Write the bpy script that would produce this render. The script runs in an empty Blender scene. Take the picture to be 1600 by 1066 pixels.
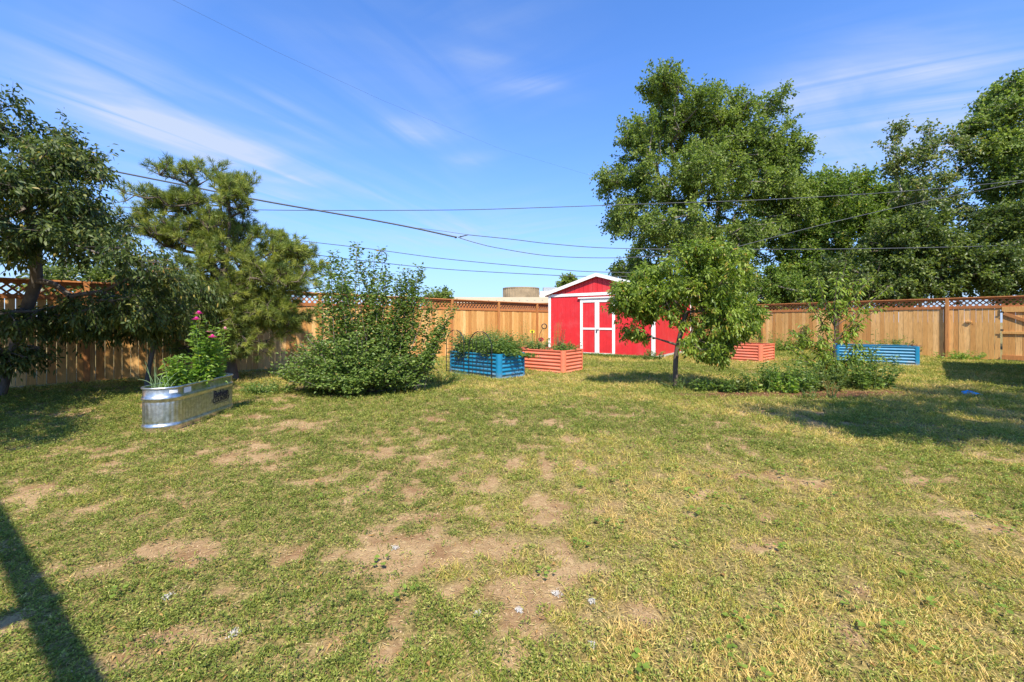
import bpy, math, numpy as np
from mathutils import Vector
R = math.radians
scene = bpy.context.scene
COL = scene.collection

# ------------------------------------------------------------------ camera, sky, sun, exposure
cam_d = bpy.data.cameras.new("camera"); cam = bpy.data.objects.new("camera", cam_d); COL.objects.link(cam)
cam.location = (0, 0, 1.3); cam.rotation_euler = (R(90), 0, 0)
cam_d.sensor_width = 36; cam_d.lens = 36 * 650 / 1600; cam_d.shift_y = -30 / 1600
cam_d.clip_start = 0.05; cam_d.clip_end = 3000
scene.camera = cam
SUNV = Vector((0.10, -0.80, 1.0)).normalized()
sun_d = bpy.data.lights.new("sun", 'SUN'); sun_d.energy = 4.8; sun_d.angle = R(0.55); sun_d.color = (1.0, 0.92, 0.76)
sun = bpy.data.objects.new("sun", sun_d); COL.objects.link(sun)
sun.rotation_euler = SUNV.to_track_quat('Z', 'Y').to_euler(); sun.location = (0, 0, 30)
scene.view_settings.view_transform = 'Standard'; scene.view_settings.look = 'None'
scene.view_settings.exposure = 0.85; scene.view_settings.gamma = 1.0

world = bpy.data.worlds.new("World"); scene.world = world; world.use_nodes = True
def build_world():
    nt = world.node_tree; N = nt.nodes; Lk = nt.links; N.clear()
    def n(t, **k):
        x = N.new(t)
        for a, b in k.items(): setattr(x, a, b)
        return x
    def m(op, a, b=None, c=None):
        x = n('ShaderNodeMath', operation=op)
        for i, v in enumerate((a, b, c)):
            if v is None: continue
            if hasattr(v, 'links'): Lk.new(v, x.inputs[i])
            else: x.inputs[i].default_value = v
        return x.outputs[0]
    out = n('ShaderNodeOutputWorld'); bg = n('ShaderNodeBackground'); Lk.new(bg.outputs[0], out.inputs[0])
    sky = n('ShaderNodeTexSky', sky_type='NISHITA'); sky.sun_disc = False
    sky.sun_elevation = math.asin(SUNV.z); sky.sun_rotation = math.atan2(SUNV.x, SUNV.y)
    sky.altitude = 500; sky.air_density = 1.0; sky.dust_density = 0.6; sky.ozone_density = 3.0
    hs = n('ShaderNodeHueSaturation'); hs.inputs['Saturation'].default_value = 1.12; hs.inputs['Value'].default_value = 1.0
    Lk.new(sky.outputs[0], hs.inputs['Color'])
    tc = n('ShaderNodeTexCoord'); sp = n('ShaderNodeSeparateXYZ'); Lk.new(tc.outputs['Generated'], sp.inputs[0])
    zz = m('ADD', m('MAXIMUM', sp.outputs[2], 0.0), 0.12)
    u = m('DIVIDE', sp.outputs[0], zz); v = m('DIVIDE', sp.outputs[1], zz)
    cb = n('ShaderNodeCombineXYZ'); Lk.new(u, cb.inputs[0]); Lk.new(v, cb.inputs[1])
    # thin cirrus: two stretched noises times a broad one
    def noise(scale, rot, sx, sy, loc, detail, dist):
        mp = n('ShaderNodeMapping'); mp.inputs['Rotation'].default_value = (0, 0, rot)
        mp.vector_type = 'TEXTURE'; mp.inputs['Scale'].default_value = (1 / sx, 1 / sy, 1); mp.inputs['Location'].default_value = loc
        Lk.new(cb.outputs[0], mp.inputs[0])
        t = n('ShaderNodeTexNoise'); t.inputs['Scale'].default_value = scale; t.inputs['Detail'].default_value = detail
        t.inputs['Distortion'].default_value = dist; t.inputs['Roughness'].default_value = 0.5
        Lk.new(mp.outputs[0], t.inputs['Vector']); return t.outputs['Fac']
    fine = noise(1.7, R(20), 0.6, 1.2, (0, 0, 0), 6, 0.9)
    # broad bands placed on the cloud layer: gaussians about line segments in (u, v)
    def band(u0, v0, ang, lu, lv, amp):
        ca, sa = math.cos(ang), math.sin(ang)
        du = m('SUBTRACT', u, u0); dv = m('SUBTRACT', v, v0)
        a = m('ADD', m('MULTIPLY', du, ca), m('MULTIPLY', dv, sa))
        b = m('SUBTRACT', m('MULTIPLY', dv, ca), m('MULTIPLY', du, sa))
        q = m('ADD', m('POWER', m('ABSOLUTE', m('DIVIDE', a, lu)), 2.0), m('POWER', m('ABSOLUTE', m('DIVIDE', b, lv)), 2.0))
        return m('MULTIPLY', m('EXPONENT', m('MULTIPLY', q, -1.0)), amp)
    tot = None
    for b_ in BANDS:
        g = band(*b_); tot = g if tot is None else m('ADD', tot, g)
    wisp = m('MULTIPLY', m('ADD', fine, -0.28), 2.3)
    wisp = m('MINIMUM', m('MAXIMUM', wisp, 0.0), 1.6)
    fibL = noise(3.2, R(60), 0.22, 1.6, (1.3, 2.2, 0), 9, 1.0); fibR = noise(3.2, R(-28), 0.22, 1.6, (.3, 1.2, 0), 9, 1.0)
    sd_ = m('MINIMUM', m('MAXIMUM', m('ADD', m('MULTIPLY', u, 2.5), 0.9), 0.0), 1.0)
    fib = m('ADD', m('MULTIPLY', fibL, m('SUBTRACT', 1.0, sd_)), m('MULTIPLY', fibR, sd_))
    wisp = m('MULTIPLY', wisp, m('MAXIMUM', m('MULTIPLY', m('ADD', fib, -0.34), 5.0), 0.15))
    cl = m('MINIMUM', m('MULTIPLY', tot, wisp), 0.85)
    bgc = m('MULTIPLY', m('MAXIMUM', m('ADD', noise(0.7, R(-15), 0.5, 1.1, (4.2, 1.7, 0), 4, 1.0), -0.50), 0.0), 0.6)
    cl = m('MINIMUM', m('ADD', cl, bgc), 0.9)
    # colour the clear sky: deep blue aloft, pale blue low down
    mx = n('ShaderNodeMix', data_type='RGBA'); mx.inputs[7].default_value = (2.5, 2.85, 3.5, 1)
    tint = n('ShaderNodeMix', data_type='RGBA', blend_type='MULTIPLY'); tint.inputs[0].default_value = 1.0
    tint.inputs[7].default_value = SKYTINT
    Lk.new(hs.outputs[0], tint.inputs[6])
    hz = n('ShaderNodeMix', data_type='RGBA'); hz.inputs[7].default_value = (2.05, 2.35, 3.3, 1)
    Lk.new(m('MULTIPLY', m('EXPONENT', m('MULTIPLY', m('MAXIMUM', sp.outputs[2], 0.0), -4.2)), 0.88), hz.inputs[0]); Lk.new(tint.outputs[2], hz.inputs[6])
    Lk.new(hz.outputs[2], mx.inputs[6]); Lk.new(cl, mx.inputs[0])
    Lk.new(mx.outputs[2], bg.inputs['Color']); bg.inputs['Strength'].default_value = 0.15
# cloud streaks (u, v centre on the cloud layer, angle, half length, half width, strength)
def uvof(px, py):
    x, y, z = (px - 800) / 650, 1.0, (503 - py) / 650
    l = math.sqrt(x * x + y * y + z * z); x, y, z = x / l, y / l, z / l
    return x / (max(z, 0) + .12), y / (max(z, 0) + .12)
def seg(x0, y0, x1, y1, wid, amp):
    a = uvof(x0, y0); b = uvof(x1, y1)
    return ((a[0] + b[0]) / 2, (a[1] + b[1]) / 2, math.atan2(b[1] - a[1], b[0] - a[0]), math.dist(a, b) / 2, wid, amp)
BANDS = [seg(20, 110, 430, 270, .16, .62), seg(100, 60, 330, 250, .35, .28), seg(180, 235, 620, 330, .26, .5), seg(590, 205, 720, 205, .10, .7), seg(690, 252, 770, 250, .08, .5),
         seg(780, 133, 880, 130, .05, .55), seg(690, 90, 800, 92, .04, .35), seg(150, 150, 520, 240, .5, .3), seg(500, 60, 900, 130, .4, .2), seg(1180, 170, 1480, 110, .26, 1.1), seg(1280, 235, 1600, 190, .3, 1.2),
         seg(1430, 60, 1600, 130, .2, .55), seg(400, 340, 1000, 400, .6, .45)]
SKYTINT = (0.54, 0.88, 1.24, 1)
build_world()

# ------------------------------------------------------------------ noise
class Noise2:
    def __init__(s, seed): s.g = np.random.default_rng(seed).random((256, 256))
    def __call__(s, x, y):
        xi = np.floor(x).astype(int); yi = np.floor(y).astype(int); fx = x - xi; fy = y - yi
        fx = fx * fx * (3 - 2 * fx); fy = fy * fy * (3 - 2 * fy)
        a = s.g[xi & 255, yi & 255]; b = s.g[(xi + 1) & 255, yi & 255]; c = s.g[xi & 255, (yi + 1) & 255]; d = s.g[(xi + 1) & 255, (yi + 1) & 255]
        return (a * (1 - fx) + b * fx) * (1 - fy) + (c * (1 - fx) + d * fx) * fy
def fbm(n, x, y, sc, octv=4):
    t = 0; a = 1; s = 0
    for i in range(octv):
        t = t + a * n(x * sc + 17 * i, y * sc + 31 * i); s += a; a *= .55; sc *= 2.05
    return t / s
NA, NB, NC = Noise2(3), Noise2(8), Noise2(21)

# ------------------------------------------------------------------ materials
def nodes(name):
    mt = bpy.data.materials.new(name); mt.use_nodes = True; nt = mt.node_tree; nt.nodes.clear()
    out = nt.nodes.new('ShaderNodeOutputMaterial'); p = nt.nodes.new('ShaderNodeBsdfPrincipled'); nt.links.new(p.outputs[0], out.inputs[0])
    return mt, nt, p, out
def ramp(nt, fac, stops):
    r = nt.nodes.new('ShaderNodeValToRGB'); e = r.color_ramp.elements
    while len(e) < len(stops): e.new(0.5)
    for i, (pos, c) in enumerate(stops): e[i].position = pos; e[i].color = (*c, 1)
    nt.links.new(fac, r.inputs[0]); return r.outputs[0]
def tex(nt, scale, detail=4, rough=.55, vec=None, dist=0, mscale=None):
    tc = nt.nodes.new('ShaderNodeTexCoord'); t = nt.nodes.new('ShaderNodeTexNoise')
    t.inputs['Scale'].default_value = scale; t.inputs['Detail'].default_value = detail; t.inputs['Roughness'].default_value = rough; t.inputs['Distortion'].default_value = dist
    src = tc.outputs['Object'] if vec is None else vec
    if mscale:
        mp = nt.nodes.new('ShaderNodeMapping'); mp.inputs['Scale'].default_value = mscale; nt.links.new(src, mp.inputs[0]); src = mp.outputs[0]
    nt.links.new(src, t.inputs['Vector']); return t.outputs['Fac']
def mix(nt, a, b, fac, mode='MIX'):
    m = nt.nodes.new('ShaderNodeMix'); m.data_type = 'RGBA'; m.blend_type = mode
    for i, v in ((0, fac), (6, a), (7, b)):
        if hasattr(v, 'links'): nt.links.new(v, m.inputs[i])
        elif i == 0: m.inputs[0].default_value = v
        else: m.inputs[i].default_value = (*v, 1)
    return m.outputs[2]
def bump(nt, p, h, strength, dist=.01):
    b = nt.nodes.new('ShaderNodeBump'); b.inputs['Strength'].default_value = strength; b.inputs['Distance'].default_value = dist
    nt.links.new(h, b.inputs['Height']); nt.links.new(b.outputs[0], p.inputs['Normal'])
def attr(nt, name):
    a = nt.nodes.new('ShaderNodeAttribute'); a.attribute_name = name; return a.outputs['Fac']

def plain(name, c, rough=.6, metal=0, var=.12, scale=12, bmp=.15, spec=.5, dirt=0):
    mt, nt, p, o = nodes(name)
    f = tex(nt, scale, 5)
    lo = tuple(x * (1 - var) for x in c); hi = tuple(min(1, x * (1 + var)) for x in c)
    cc = ramp(nt, f, [(.3, lo), (.7, hi)])
    if dirt:   # soil splashed up from the ground, in blotches that thin out with height
        tc = nt.nodes.new('ShaderNodeTexCoord'); sp = nt.nodes.new('ShaderNodeSeparateXYZ'); nt.links.new(tc.outputs['Object'], sp.inputs[0])
        ma = nt.nodes.new('ShaderNodeMath'); ma.operation = 'MULTIPLY_ADD'; nt.links.new(sp.outputs[2], ma.inputs[0]); ma.inputs[1].default_value = -1.1; nt.links.new(tex(nt, 7, 5, .65), ma.inputs[2])
        cc = mix(nt, cc, (.33, .23, .14), ramp(nt, ma.outputs[0], [(.34, (0, 0, 0)), (.62, (dirt, dirt, dirt))]))
        cc = mix(nt, cc, tuple(min(1, x * .8 + .10) for x in c), ramp(nt, tex(nt, 2.2, 5, .6), [(.5, (0, 0, 0)), (.75, (.4, .4, .4))]))
    nt.links.new(cc, p.inputs['Base Color'])
    p.inputs['Roughness'].default_value = rough; p.inputs['Metallic'].default_value = metal; p.inputs['Specular IOR Level'].default_value = spec
    if bmp: bump(nt, p, tex(nt, scale * 6, 3), bmp, .004)
    return mt
def leafmat(name, stops, trans=.35, rough=.45, spec=.4, tcol=1.5):
    mt, nt, p, o = nodes(name)
    c = ramp(nt, attr(nt, 't'), stops)
    nt.links.new(c, p.inputs['Base Color']); p.inputs['Roughness'].default_value = rough; p.inputs['Specular IOR Level'].default_value = spec
    tr = nt.nodes.new('ShaderNodeBsdfTranslucent')
    m = nt.nodes.new('ShaderNodeMix'); m.data_type = 'RGBA'; m.blend_type = 'MULTIPLY'; m.inputs[0].default_value = 1
    nt.links.new(c, m.inputs[6]); m.inputs[7].default_value = (tcol * 1.15, tcol * 1.2, tcol * .6, 1)
    nt.links.new(m.outputs[2], tr.inputs[0])
    ms = nt.nodes.new('ShaderNodeMixShader'); ms.inputs[0].default_value = trans
    nt.links.new(p.outputs[0], ms.inputs[1]); nt.links.new(tr.outputs[0], ms.inputs[2]); nt.links.new(ms.outputs[0], o.inputs[0])
    return mt
def woodmat(name, c0, c1, c2, knots=True, axis='z'):
    mt, nt, p, o = nodes(name)
    sc = (14, 14, 1.2) if axis == 'z' else (1.2, 14, 14)
    base = ramp(nt, attr(nt, 't'), [(0, c0), (.5, c1), (1, c2)])
    g = tex(nt, 3.0, 6, .6, dist=.6, mscale=sc)
    c = mix(nt, base, tuple(x * .55 for x in c0), ramp(nt, g, [(.45, (0, 0, 0)), (.8, (.8, .8, .8))]))
    if knots:
        tc = nt.nodes.new('ShaderNodeTexCoord'); v = nt.nodes.new('ShaderNodeTexVoronoi'); v.inputs['Scale'].default_value = 3.2
        mp = nt.nodes.new('ShaderNodeMapping'); mp.inputs['Scale'].default_value = (1, 1, .55); nt.links.new(tc.outputs['Object'], mp.inputs[0]); nt.links.new(mp.outputs[0], v.inputs['Vector'])
        k = ramp(nt, v.outputs['Distance'], [(.035, (.75, .75, .75)), (.075, (0, 0, 0))])
        c = mix(nt, c, (.16, .07, .025), k)
        big = tex(nt, .8, 3)
        c = mix(nt, c, tuple(x * .72 for x in c1), ramp(nt, big, [(.5, (0, 0, 0)), (.75, (.6, .6, .6))]))
    nt.links.new(c, p.inputs['Base Color']); p.inputs['Roughness'].default_value = .75; p.inputs['Specular IOR Level'].default_value = .25
    bump(nt, p, g, .3, .004)
    return mt
def barkmat(name, c, var=.4):
    mt, nt, p, o = nodes(name)
    f = tex(nt, 5, 6, .65, mscale=(3, 3, .8))
    nt.links.new(ramp(nt, f, [(.3, tuple(x * (1 - var) for x in c)), (.7, tuple(x * (1 + var) for x in c))]), p.inputs['Base Color'])
    p.inputs['Roughness'].default_value = .9; bump(nt, p, f, .7, .02)
    return mt
M = {}
M['board'] = woodmat('cedar_boards', (.47, .215, .062), (.64, .345, .110), (.80, .49, .20))
M['trim'] = woodmat('stained_rail', (.36, .13, .042), (.43, .165, .055), (.50, .20, .07), knots=False)
M['post'] = woodmat('stained_post', (.38, .15, .048), (.46, .20, .065), (.52, .24, .08), knots=False)
M['red'] = plain('red_paint', (.62, .022, .028), .55, var=.08, scale=3, dirt=.6)
M['white'] = plain('white_paint', (.78, .77, .74), .5, var=.05, scale=6, dirt=.5)
M['blue'] = plain('blue_coated_steel', (.010, .18, .34), .42, var=.12, scale=4, bmp=.03, dirt=.5)
M['orange'] = plain('orange_coated_steel', (.70, .17, .09), .45, var=.10, scale=4, bmp=.03, dirt=.5)
M['shingle'] = plain('grey_roof_shingle', (.30, .32, .30), .9, var=.3, scale=9)
M['black'] = plain('black_wire', (.015, .016, .017), .5, var=.2)
M['wire'] = plain('cable_rubber', (.06, .065, .075), .6, var=.2)
M['soil'] = plain('dark_soil', (.10, .06, .035), .95, var=.5, scale=20, bmp=.8)
M['mulch'] = plain('red_mulch', (.10, .045, .028), .95, var=.6, scale=40, bmp=1)
M['concrete'] = plain('pale_concrete', (.5, .46, .4), .9, var=.15)
M['cream'] = plain('cream_panel', (.50, .42, .30), .8, var=.06, scale=.6)
M['tan'] = plain('tan_rust_steel', (.30, .22, .13), .8, var=.3, scale=.8)
M['grey'] = plain('grey_metal', (.28, .29, .30), .6, var=.15)
M['shade_tone'] = plain('painted_wall_shade', (.10, .085, .07), .9)  # warehouse wall tone with the shade below the roof put into the colour
M['fluff'] = plain('white_fluff', (.50, .47, .43), .9, var=.1, scale=60)
M['toyblue'] = plain('bright_blue_plastic', (.03, .35, .75), .35, var=.1)
M['pink'] = plain('magenta_petals', (.72, .03, .28), .6, var=.3, scale=60)
M['palepink'] = plain('faded_pink_petals', (.62, .25, .30), .7, var=.3, scale=60)
M['yellow'] = plain('yellow_petals', (.80, .62, .03), .6)
M['ink'] = plain('dark_blue_ink', (.012, .015, .04), .5, var=.1)
M['sticker'] = plain('white_sticker', (.8, .8, .82), .45, var=.03)
M['grit'] = plain('soil_grit', (.36, .25, .15), .95, var=.5, scale=60)
M['stem'] = plain('green_stem', (.12, .19, .05), .7)
M['bark_grey'] = barkmat('grey_bark', (.20, .17, .14)); M['bark_dull'] = barkmat('dull_bark', (.13, .11, .095)); M['bark_dark'] = barkmat('dark_bark', (.10, .075, .055)); M['bark_pale'] = barkmat('pale_bark', (.42, .39, .33), .3)  # the dull bark is a darker grey for the left trees
M['lf_peach'] = leafmat('peach_leaf', [(0, (.065, .110, .016)), (.5, (.175, .250, .032)), (.9, (.31, .38, .06)), (1, (.46, .27, .07))], .4, .45, .35)
M['lf_left'] = leafmat('dark_lance_leaf', [(0, (.032, .060, .016)), (.5, (.080, .115, .028)), (.9, (.17, .20, .05)), (1, (.36, .28, .08))], .3, .5, .3)
M['lf_elm'] = leafmat('elm_leaf', [(0, (.060, .100, .022)), (.5, (.160, .225, .040)), (1, (.29, .34, .08))], .38, .5, .3)
M['lf_mid'] = leafmat('bright_leaf', [(0, (.060, .105, .018)), (.5, (.140, .215, .030)), (.85, (.22, .30, .05)), (1, (.36, .30, .06))], .35, .5, .3)
M['lf_pop'] = leafmat('poplar_leaf', [(0, (0.065, 0.098, 0.026)), (.5, (0.130, 0.182, 0.046)), (.85, (0.247, 0.260, 0.065)), (1, (0.442, 0.325, 0.078))])
M['lf_dark'] = leafmat('dark_leaf', [(0, (.040, .070, .016)), (.6, (.120, .165, .032)), (1, (.24, .28, .06))], .38)
M['lf_bush'] = leafmat('shrub_leaf', [(0, (.050, .090, .025)), (.5, (.135, .205, .042)), (.95, (.25, .32, .08)), (1, (.42, .28, .09))], .34, .45, .35)
M['needle'] = leafmat('pine_needles', [(0, (.060, .100, .035)), (.45, (.175, .225, .045)), (.93, (.34, .35, .065)), (1, (.55, .28, .08))], .3, .5)
M['lf_zin'] = leafmat('zinnia_leaf', [(0, (.10, .19, .025)), (.6, (.19, .31, .04)), (1, (.34, .38, .06))], .4)
M['lf_veg'] = leafmat('vegetable_leaf', [(0, (.050, .095, .022)), (.5, (.115, .19, .035)), (1, (.25, .32, .06))], .35)
M['lf_dry'] = leafmat('dry_plant', [(0, (.30, .16, .06)), (1, (.50, .33, .13))], .3, .8, .1, 1.1)
M['lf_purple'] = leafmat('purple_leaf', [(0, (.025, .018, .025)), (.7, (.07, .045, .055)), (1, (.12, .10, .08))], .2)
M['lf_amar'] = leafmat('dusky_red_leaf', [(0, (.16, .05, .045)), (.6, (.26, .10, .07)), (1, (.34, .22, .14))], .3)
M['lf_weed'] = leafmat('lawn_weed', [(0, (.095, .130, .026)), (.45, (.205, .245, .045)), (.8, (.36, .37, .085)), (1, (.56, .48, .18))], .32, .6, .25, 1.2)
M['lf_turf'] = leafmat('turf_blades', [(0, (.13, .185, .024)), (.35, (.27, .30, .045)), (.65, (.47, .38, .09)), (1, (.70, .50, .19))], .32, .6, .2, 1.1)
M['straw'] = leafmat('straw', [(0, (.34, .24, .09)), (.5, (.50, .36, .15)), (1, (.66, .54, .27))], .25, .7, .15, 1.0)

# ------------------------------------------------------------------ objects
def setp(o, label=None, cat=None, group=None, kind=None):
    if label: o['label'] = label
    if cat: o['category'] = cat
    if group: o['group'] = group
    if kind: o['kind'] = kind
    return o
def thing(name, label, cat, loc=(0, 0, 0), rz=0, group=None):
    o = bpy.data.objects.new(name, None); COL.objects.link(o); o.location = loc; o.rotation_euler = (0, 0, rz); o.empty_display_size = .2
    return setp(o, label, cat, group)
def mesh_np(name, V, F, mat, parent=None, t=None, smooth=False, k=None):
    """V (N,3) array, F (M,k) array (k = 3 or 4)"""
    me = bpy.data.meshes.new(name); V = np.asarray(V, dtype=np.float32); F = np.asarray(F, dtype=np.int32)
    k = F.shape[1]
    me.vertices.add(len(V)); me.vertices.foreach_set('co', V.ravel())
    me.loops.add(F.size); me.loops.foreach_set('vertex_index', F.ravel())
    me.polygons.add(len(F)); me.polygons.foreach_set('loop_start', np.arange(0, F.size, k, dtype=np.int32))
    me.polygons.foreach_set('use_smooth', np.full(len(F), bool(smooth)))
    me.update(calc_edges=True)
    if t is not None:
        a = me.attributes.new('t', 'FLOAT', 'FACE'); a.data.foreach_set('value', np.asarray(t, dtype=np.float32))
    me.materials.append(mat)
    o = bpy.data.objects.new(name, me); COL.objects.link(o)
    if parent: o.parent = parent
    return o
class MB:
    """collects quads"""
    def __init__(s): s.v = []; s.f = []; s.t = []; s.n = 0
    def add(s, v, f, t=.5):
        s.v.append(np.asarray(v, float)); s.f.append(np.asarray(f, int) + s.n); s.t.append(np.full(len(f), t) if np.isscalar(t) else np.asarray(t)); s.n += len(v)
        return s
    def box(s, lo, hi, t=.5):
        x0, y0, z0 = lo; x1, y1, z1 = hi
        v = [(x0, y0, z0), (x1, y0, z0), (x1, y1, z0), (x0, y1, z0), (x0, y0, z1), (x1, y0, z1), (x1, y1, z1), (x0, y1, z1)]
        return s.add(v, [(0, 3, 2, 1), (4, 5, 6, 7), (0, 1, 5, 4), (1, 2, 6, 5), (2, 3, 7, 6), (3, 0, 4, 7)], t)
    def bar(s, a, b, w, h, t=.5, up=(0, 0, 1)):
        a = Vector(a); b = Vector(b); d = (b - a).normalized(); u = Vector(up)
        sd = d.cross(u)
        if sd.length < 1e-4: sd = d.cross(Vector((1, 0, 0)))
        sd.normalize(); u = sd.cross(d).normalized()
        v = []
        for p in (a, b):
            for i, j in ((-1, -1), (1, -1), (1, 1), (-1, 1)): v.append(p + sd * (w / 2 * i) + u * (h / 2 * j))
        return s.add([tuple(x) for x in v], [(0, 1, 2, 3), (7, 6, 5, 4), (0, 4, 5, 1), (1, 5, 6, 2), (2, 6, 7, 3), (3, 7, 4, 0)], t)
    def tube(s, pts, r, n=6, t=.5):
        P = np.asarray(pts, float); r = np.full(len(P), r) if np.isscalar(r) else np.asarray(r)
        T = np.gradient(P, axis=0); T /= np.linalg.norm(T, axis=1)[:, None] + 1e-9
        ref = np.array([0, 0, 1.]) if abs(T[0][2]) < .8 else np.array([1., 0, 0])
        A = np.cross(T, ref); A /= np.linalg.norm(A, axis=1)[:, None] + 1e-9; B = np.cross(T, A)
        an = np.linspace(0, 2 * np.pi, n, endpoint=False)
        v = (P[:, None] + r[:, None, None] * (np.cos(an)[None, :, None] * A[:, None] + np.sin(an)[None, :, None] * B[:, None])).reshape(-1, 3)
        f = [(i * n + j, i * n + (j + 1) % n, (i + 1) * n + (j + 1) % n, (i + 1) * n + j) for i in range(len(P) - 1) for j in range(n)]
        return s.add(v, f, t)
    def lathe(s, prof, n=24, c=(0, 0, 0), t=.5):
        v = [(c[0] + r * math.cos(a), c[1] + r * math.sin(a), c[2] + z) for r, z in prof for a in np.linspace(0, 2 * np.pi, n, endpoint=False)]
        f = [(i * n + j, i * n + (j + 1) % n, (i + 1) * n + (j + 1) % n, (i + 1) * n + j) for i in range(len(prof) - 1) for j in range(n)]
        return s.add(v, f, t)
    def build(s, name, mat, parent=None, smooth=False, bevel=0):
        o = mesh_np(name, np.vstack(s.v), np.vstack(s.f), mat, parent, np.concatenate(s.t), smooth)
        if bevel:
            b = o.modifiers.new('bevel', 'BEVEL'); b.width = bevel; b.segments = 2; b.limit_method = 'ANGLE'
        return o
def unit(a): return a / (np.linalg.norm(a, axis=-1, keepdims=True) + 1e-9)
def tubes_np(P0, P1, r0, r1, n=5):
    d = unit(P1 - P0); ref = np.where(np.abs(d[:, 2:3]) < .9, np.array([[0, 0, 1.]]), np.array([[1., 0, 0]]))
    A = unit(np.cross(d, ref)); B = np.cross(d, A); an = np.linspace(0, 2 * np.pi, n, endpoint=False)
    c = np.cos(an)[None, :, None]; s_ = np.sin(an)[None, :, None]
    ring0 = P0[:, None] + r0[:, None, None] * (c * A[:, None] + s_ * B[:, None]); ring1 = P1[:, None] + r1[:, None, None] * (c * A[:, None] + s_ * B[:, None])
    V = np.concatenate([ring0, ring1], 1).reshape(-1, 3)
    j = np.arange(n); F = np.stack([j, (j + 1) % n, (j + 1) % n + n, j + n], 1)
    F = (F[None] + (np.arange(len(P0)) * 2 * n)[:, None, None]).reshape(-1, 4)
    return V, F
def kites(P, D, S, L, W, bend=.15, pos=.42):
    """simple leaves: four corners each"""
    N_ = np.cross(S, D); L = L[:, None]; W = W[:, None]
    V = np.stack([P, P + D * L * pos + S * W * .5 + N_ * L * bend * .5, P + D * L - N_ * L * bend, P + D * L * pos - S * W * .5 + N_ * L * bend * .5], 1).reshape(-1, 3)
    F = np.arange(len(P) * 4).reshape(-1, 4); return V, F
def lance(P, D, S, L, W, bend=.35):
    """longer drooping leaves with a bent rib: three faces each"""
    N_ = np.cross(S, D); L = L[:, None]; W = W[:, None]; dn = np.array([[0, 0, -1.]])
    c1 = P + D * L * .33 + N_ * L * .04; c2 = P + D * L * .70 + dn * L * bend * .35; tip = P + D * L * .95 + dn * L * bend
    V = np.stack([P, c1 + S * W * .46, c1 - S * W * .46, c2 + S * W * .40, c2 - S * W * .40, tip], 1).reshape(-1, 3)
    b = np.arange(len(P)) * 6
    F = np.concatenate([np.stack([b, b + 1, b + 2, b], 1)[:, :3], np.stack([b + 3, b + 5, b + 4], 1), np.stack([b + 1, b + 3, b + 2], 1), np.stack([b + 3, b + 4, b + 2], 1)])
    return V, F
def leaves(name, P, D, L, W, mat, parent, rng, kind='kite', bend=.15, flat=.5, t=None):
    S = unit(np.cross(D, unit(rng.normal(size=P.shape) * (1 - flat) + np.array([[0, 0, 1.]]) * flat)))
    if kind == 'kite': V, F = kites(P, D, S, L, W, bend); rep = 1
    else: V, F = lance(P, D, S, L, W, bend); rep = 4
    if t is None: t = rng.random(len(P))
    return mesh_np(name, V, F, mat, parent, np.tile(t, rep))

def grow(trunk, targets, rng, step=.35, up=.12, jit=.05, mind=0):
    pos = [np.array(p, float) for p in trunk]; par = [-1] + list(range(len(trunk) - 1)); end = []
    T = np.asarray(targets); c = np.array(trunk[-1]); order = np.argsort(np.linalg.norm(T - c, axis=1))
    first = mind
    for i in order:
        q = T[i]; A = np.array(pos[first:]); dv = q - A
        cost = np.linalg.norm(dv, axis=1) + .5 * np.maximum(0, -dv[:, 2])
        k = int(np.argmin(cost)) + first; a = pos[k]; d = np.linalg.norm(q - a); n = max(1, int(d / step)); last = k
        for s in range(1, n + 1):
            f = s / n; p = a + (q - a) * f + np.array([0, 0, up * d * math.sin(math.pi * f) * .5 - up * d * 0])
            if s < n: p = p + rng.normal(size=3) * jit
            pos.append(p); par.append(last); last = len(pos) - 1
        end.append(last)
    return np.array(pos), np.array(par), end
def radii(pos, par, tip=.006, ex=2.2, base=None):
    acc = np.zeros(len(pos))
    for i in range(len(pos) - 1, 0, -1):
        if acc[i] == 0: acc[i] = tip ** ex
        acc[par[i]] += acc[i]
    r = acc ** (1 / ex)
    if base: r = np.minimum(r * (base / r[0]), 9) if r[0] > 0 else r
    return np.maximum(r, tip * .7)
def blobpts(blobs, n, rng, shell=.5):
    w = np.array([b[3] * b[4] * b[5] for b in blobs]) ** .67; w /= w.sum(); idx = rng.choice(len(blobs), n, p=w); B = np.array([b[:6] for b in blobs])[idx]
    d = unit(rng.normal(size=(n, 3))); r = rng.random(n) ** (shell * .66 + .05)
    return B[:, :3] + d * r[:, None] * B[:, 3:6]
def B(Y, dep, L_):
    # crown lobes given as (column, row, half width, half height) of the silhouette at a distance of Y metres; each gets its real size and depth there
    k = Y / 650; rg = np.random.default_rng(int(Y * 10)); return [((c - 800) * k, Y + rg.uniform(-.4, .4) * dep, 1.3 + (503 - r) * k, w * k, dep * (.6 + .4 * w / 60), h * k) for c, r, w, h in L_]
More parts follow.
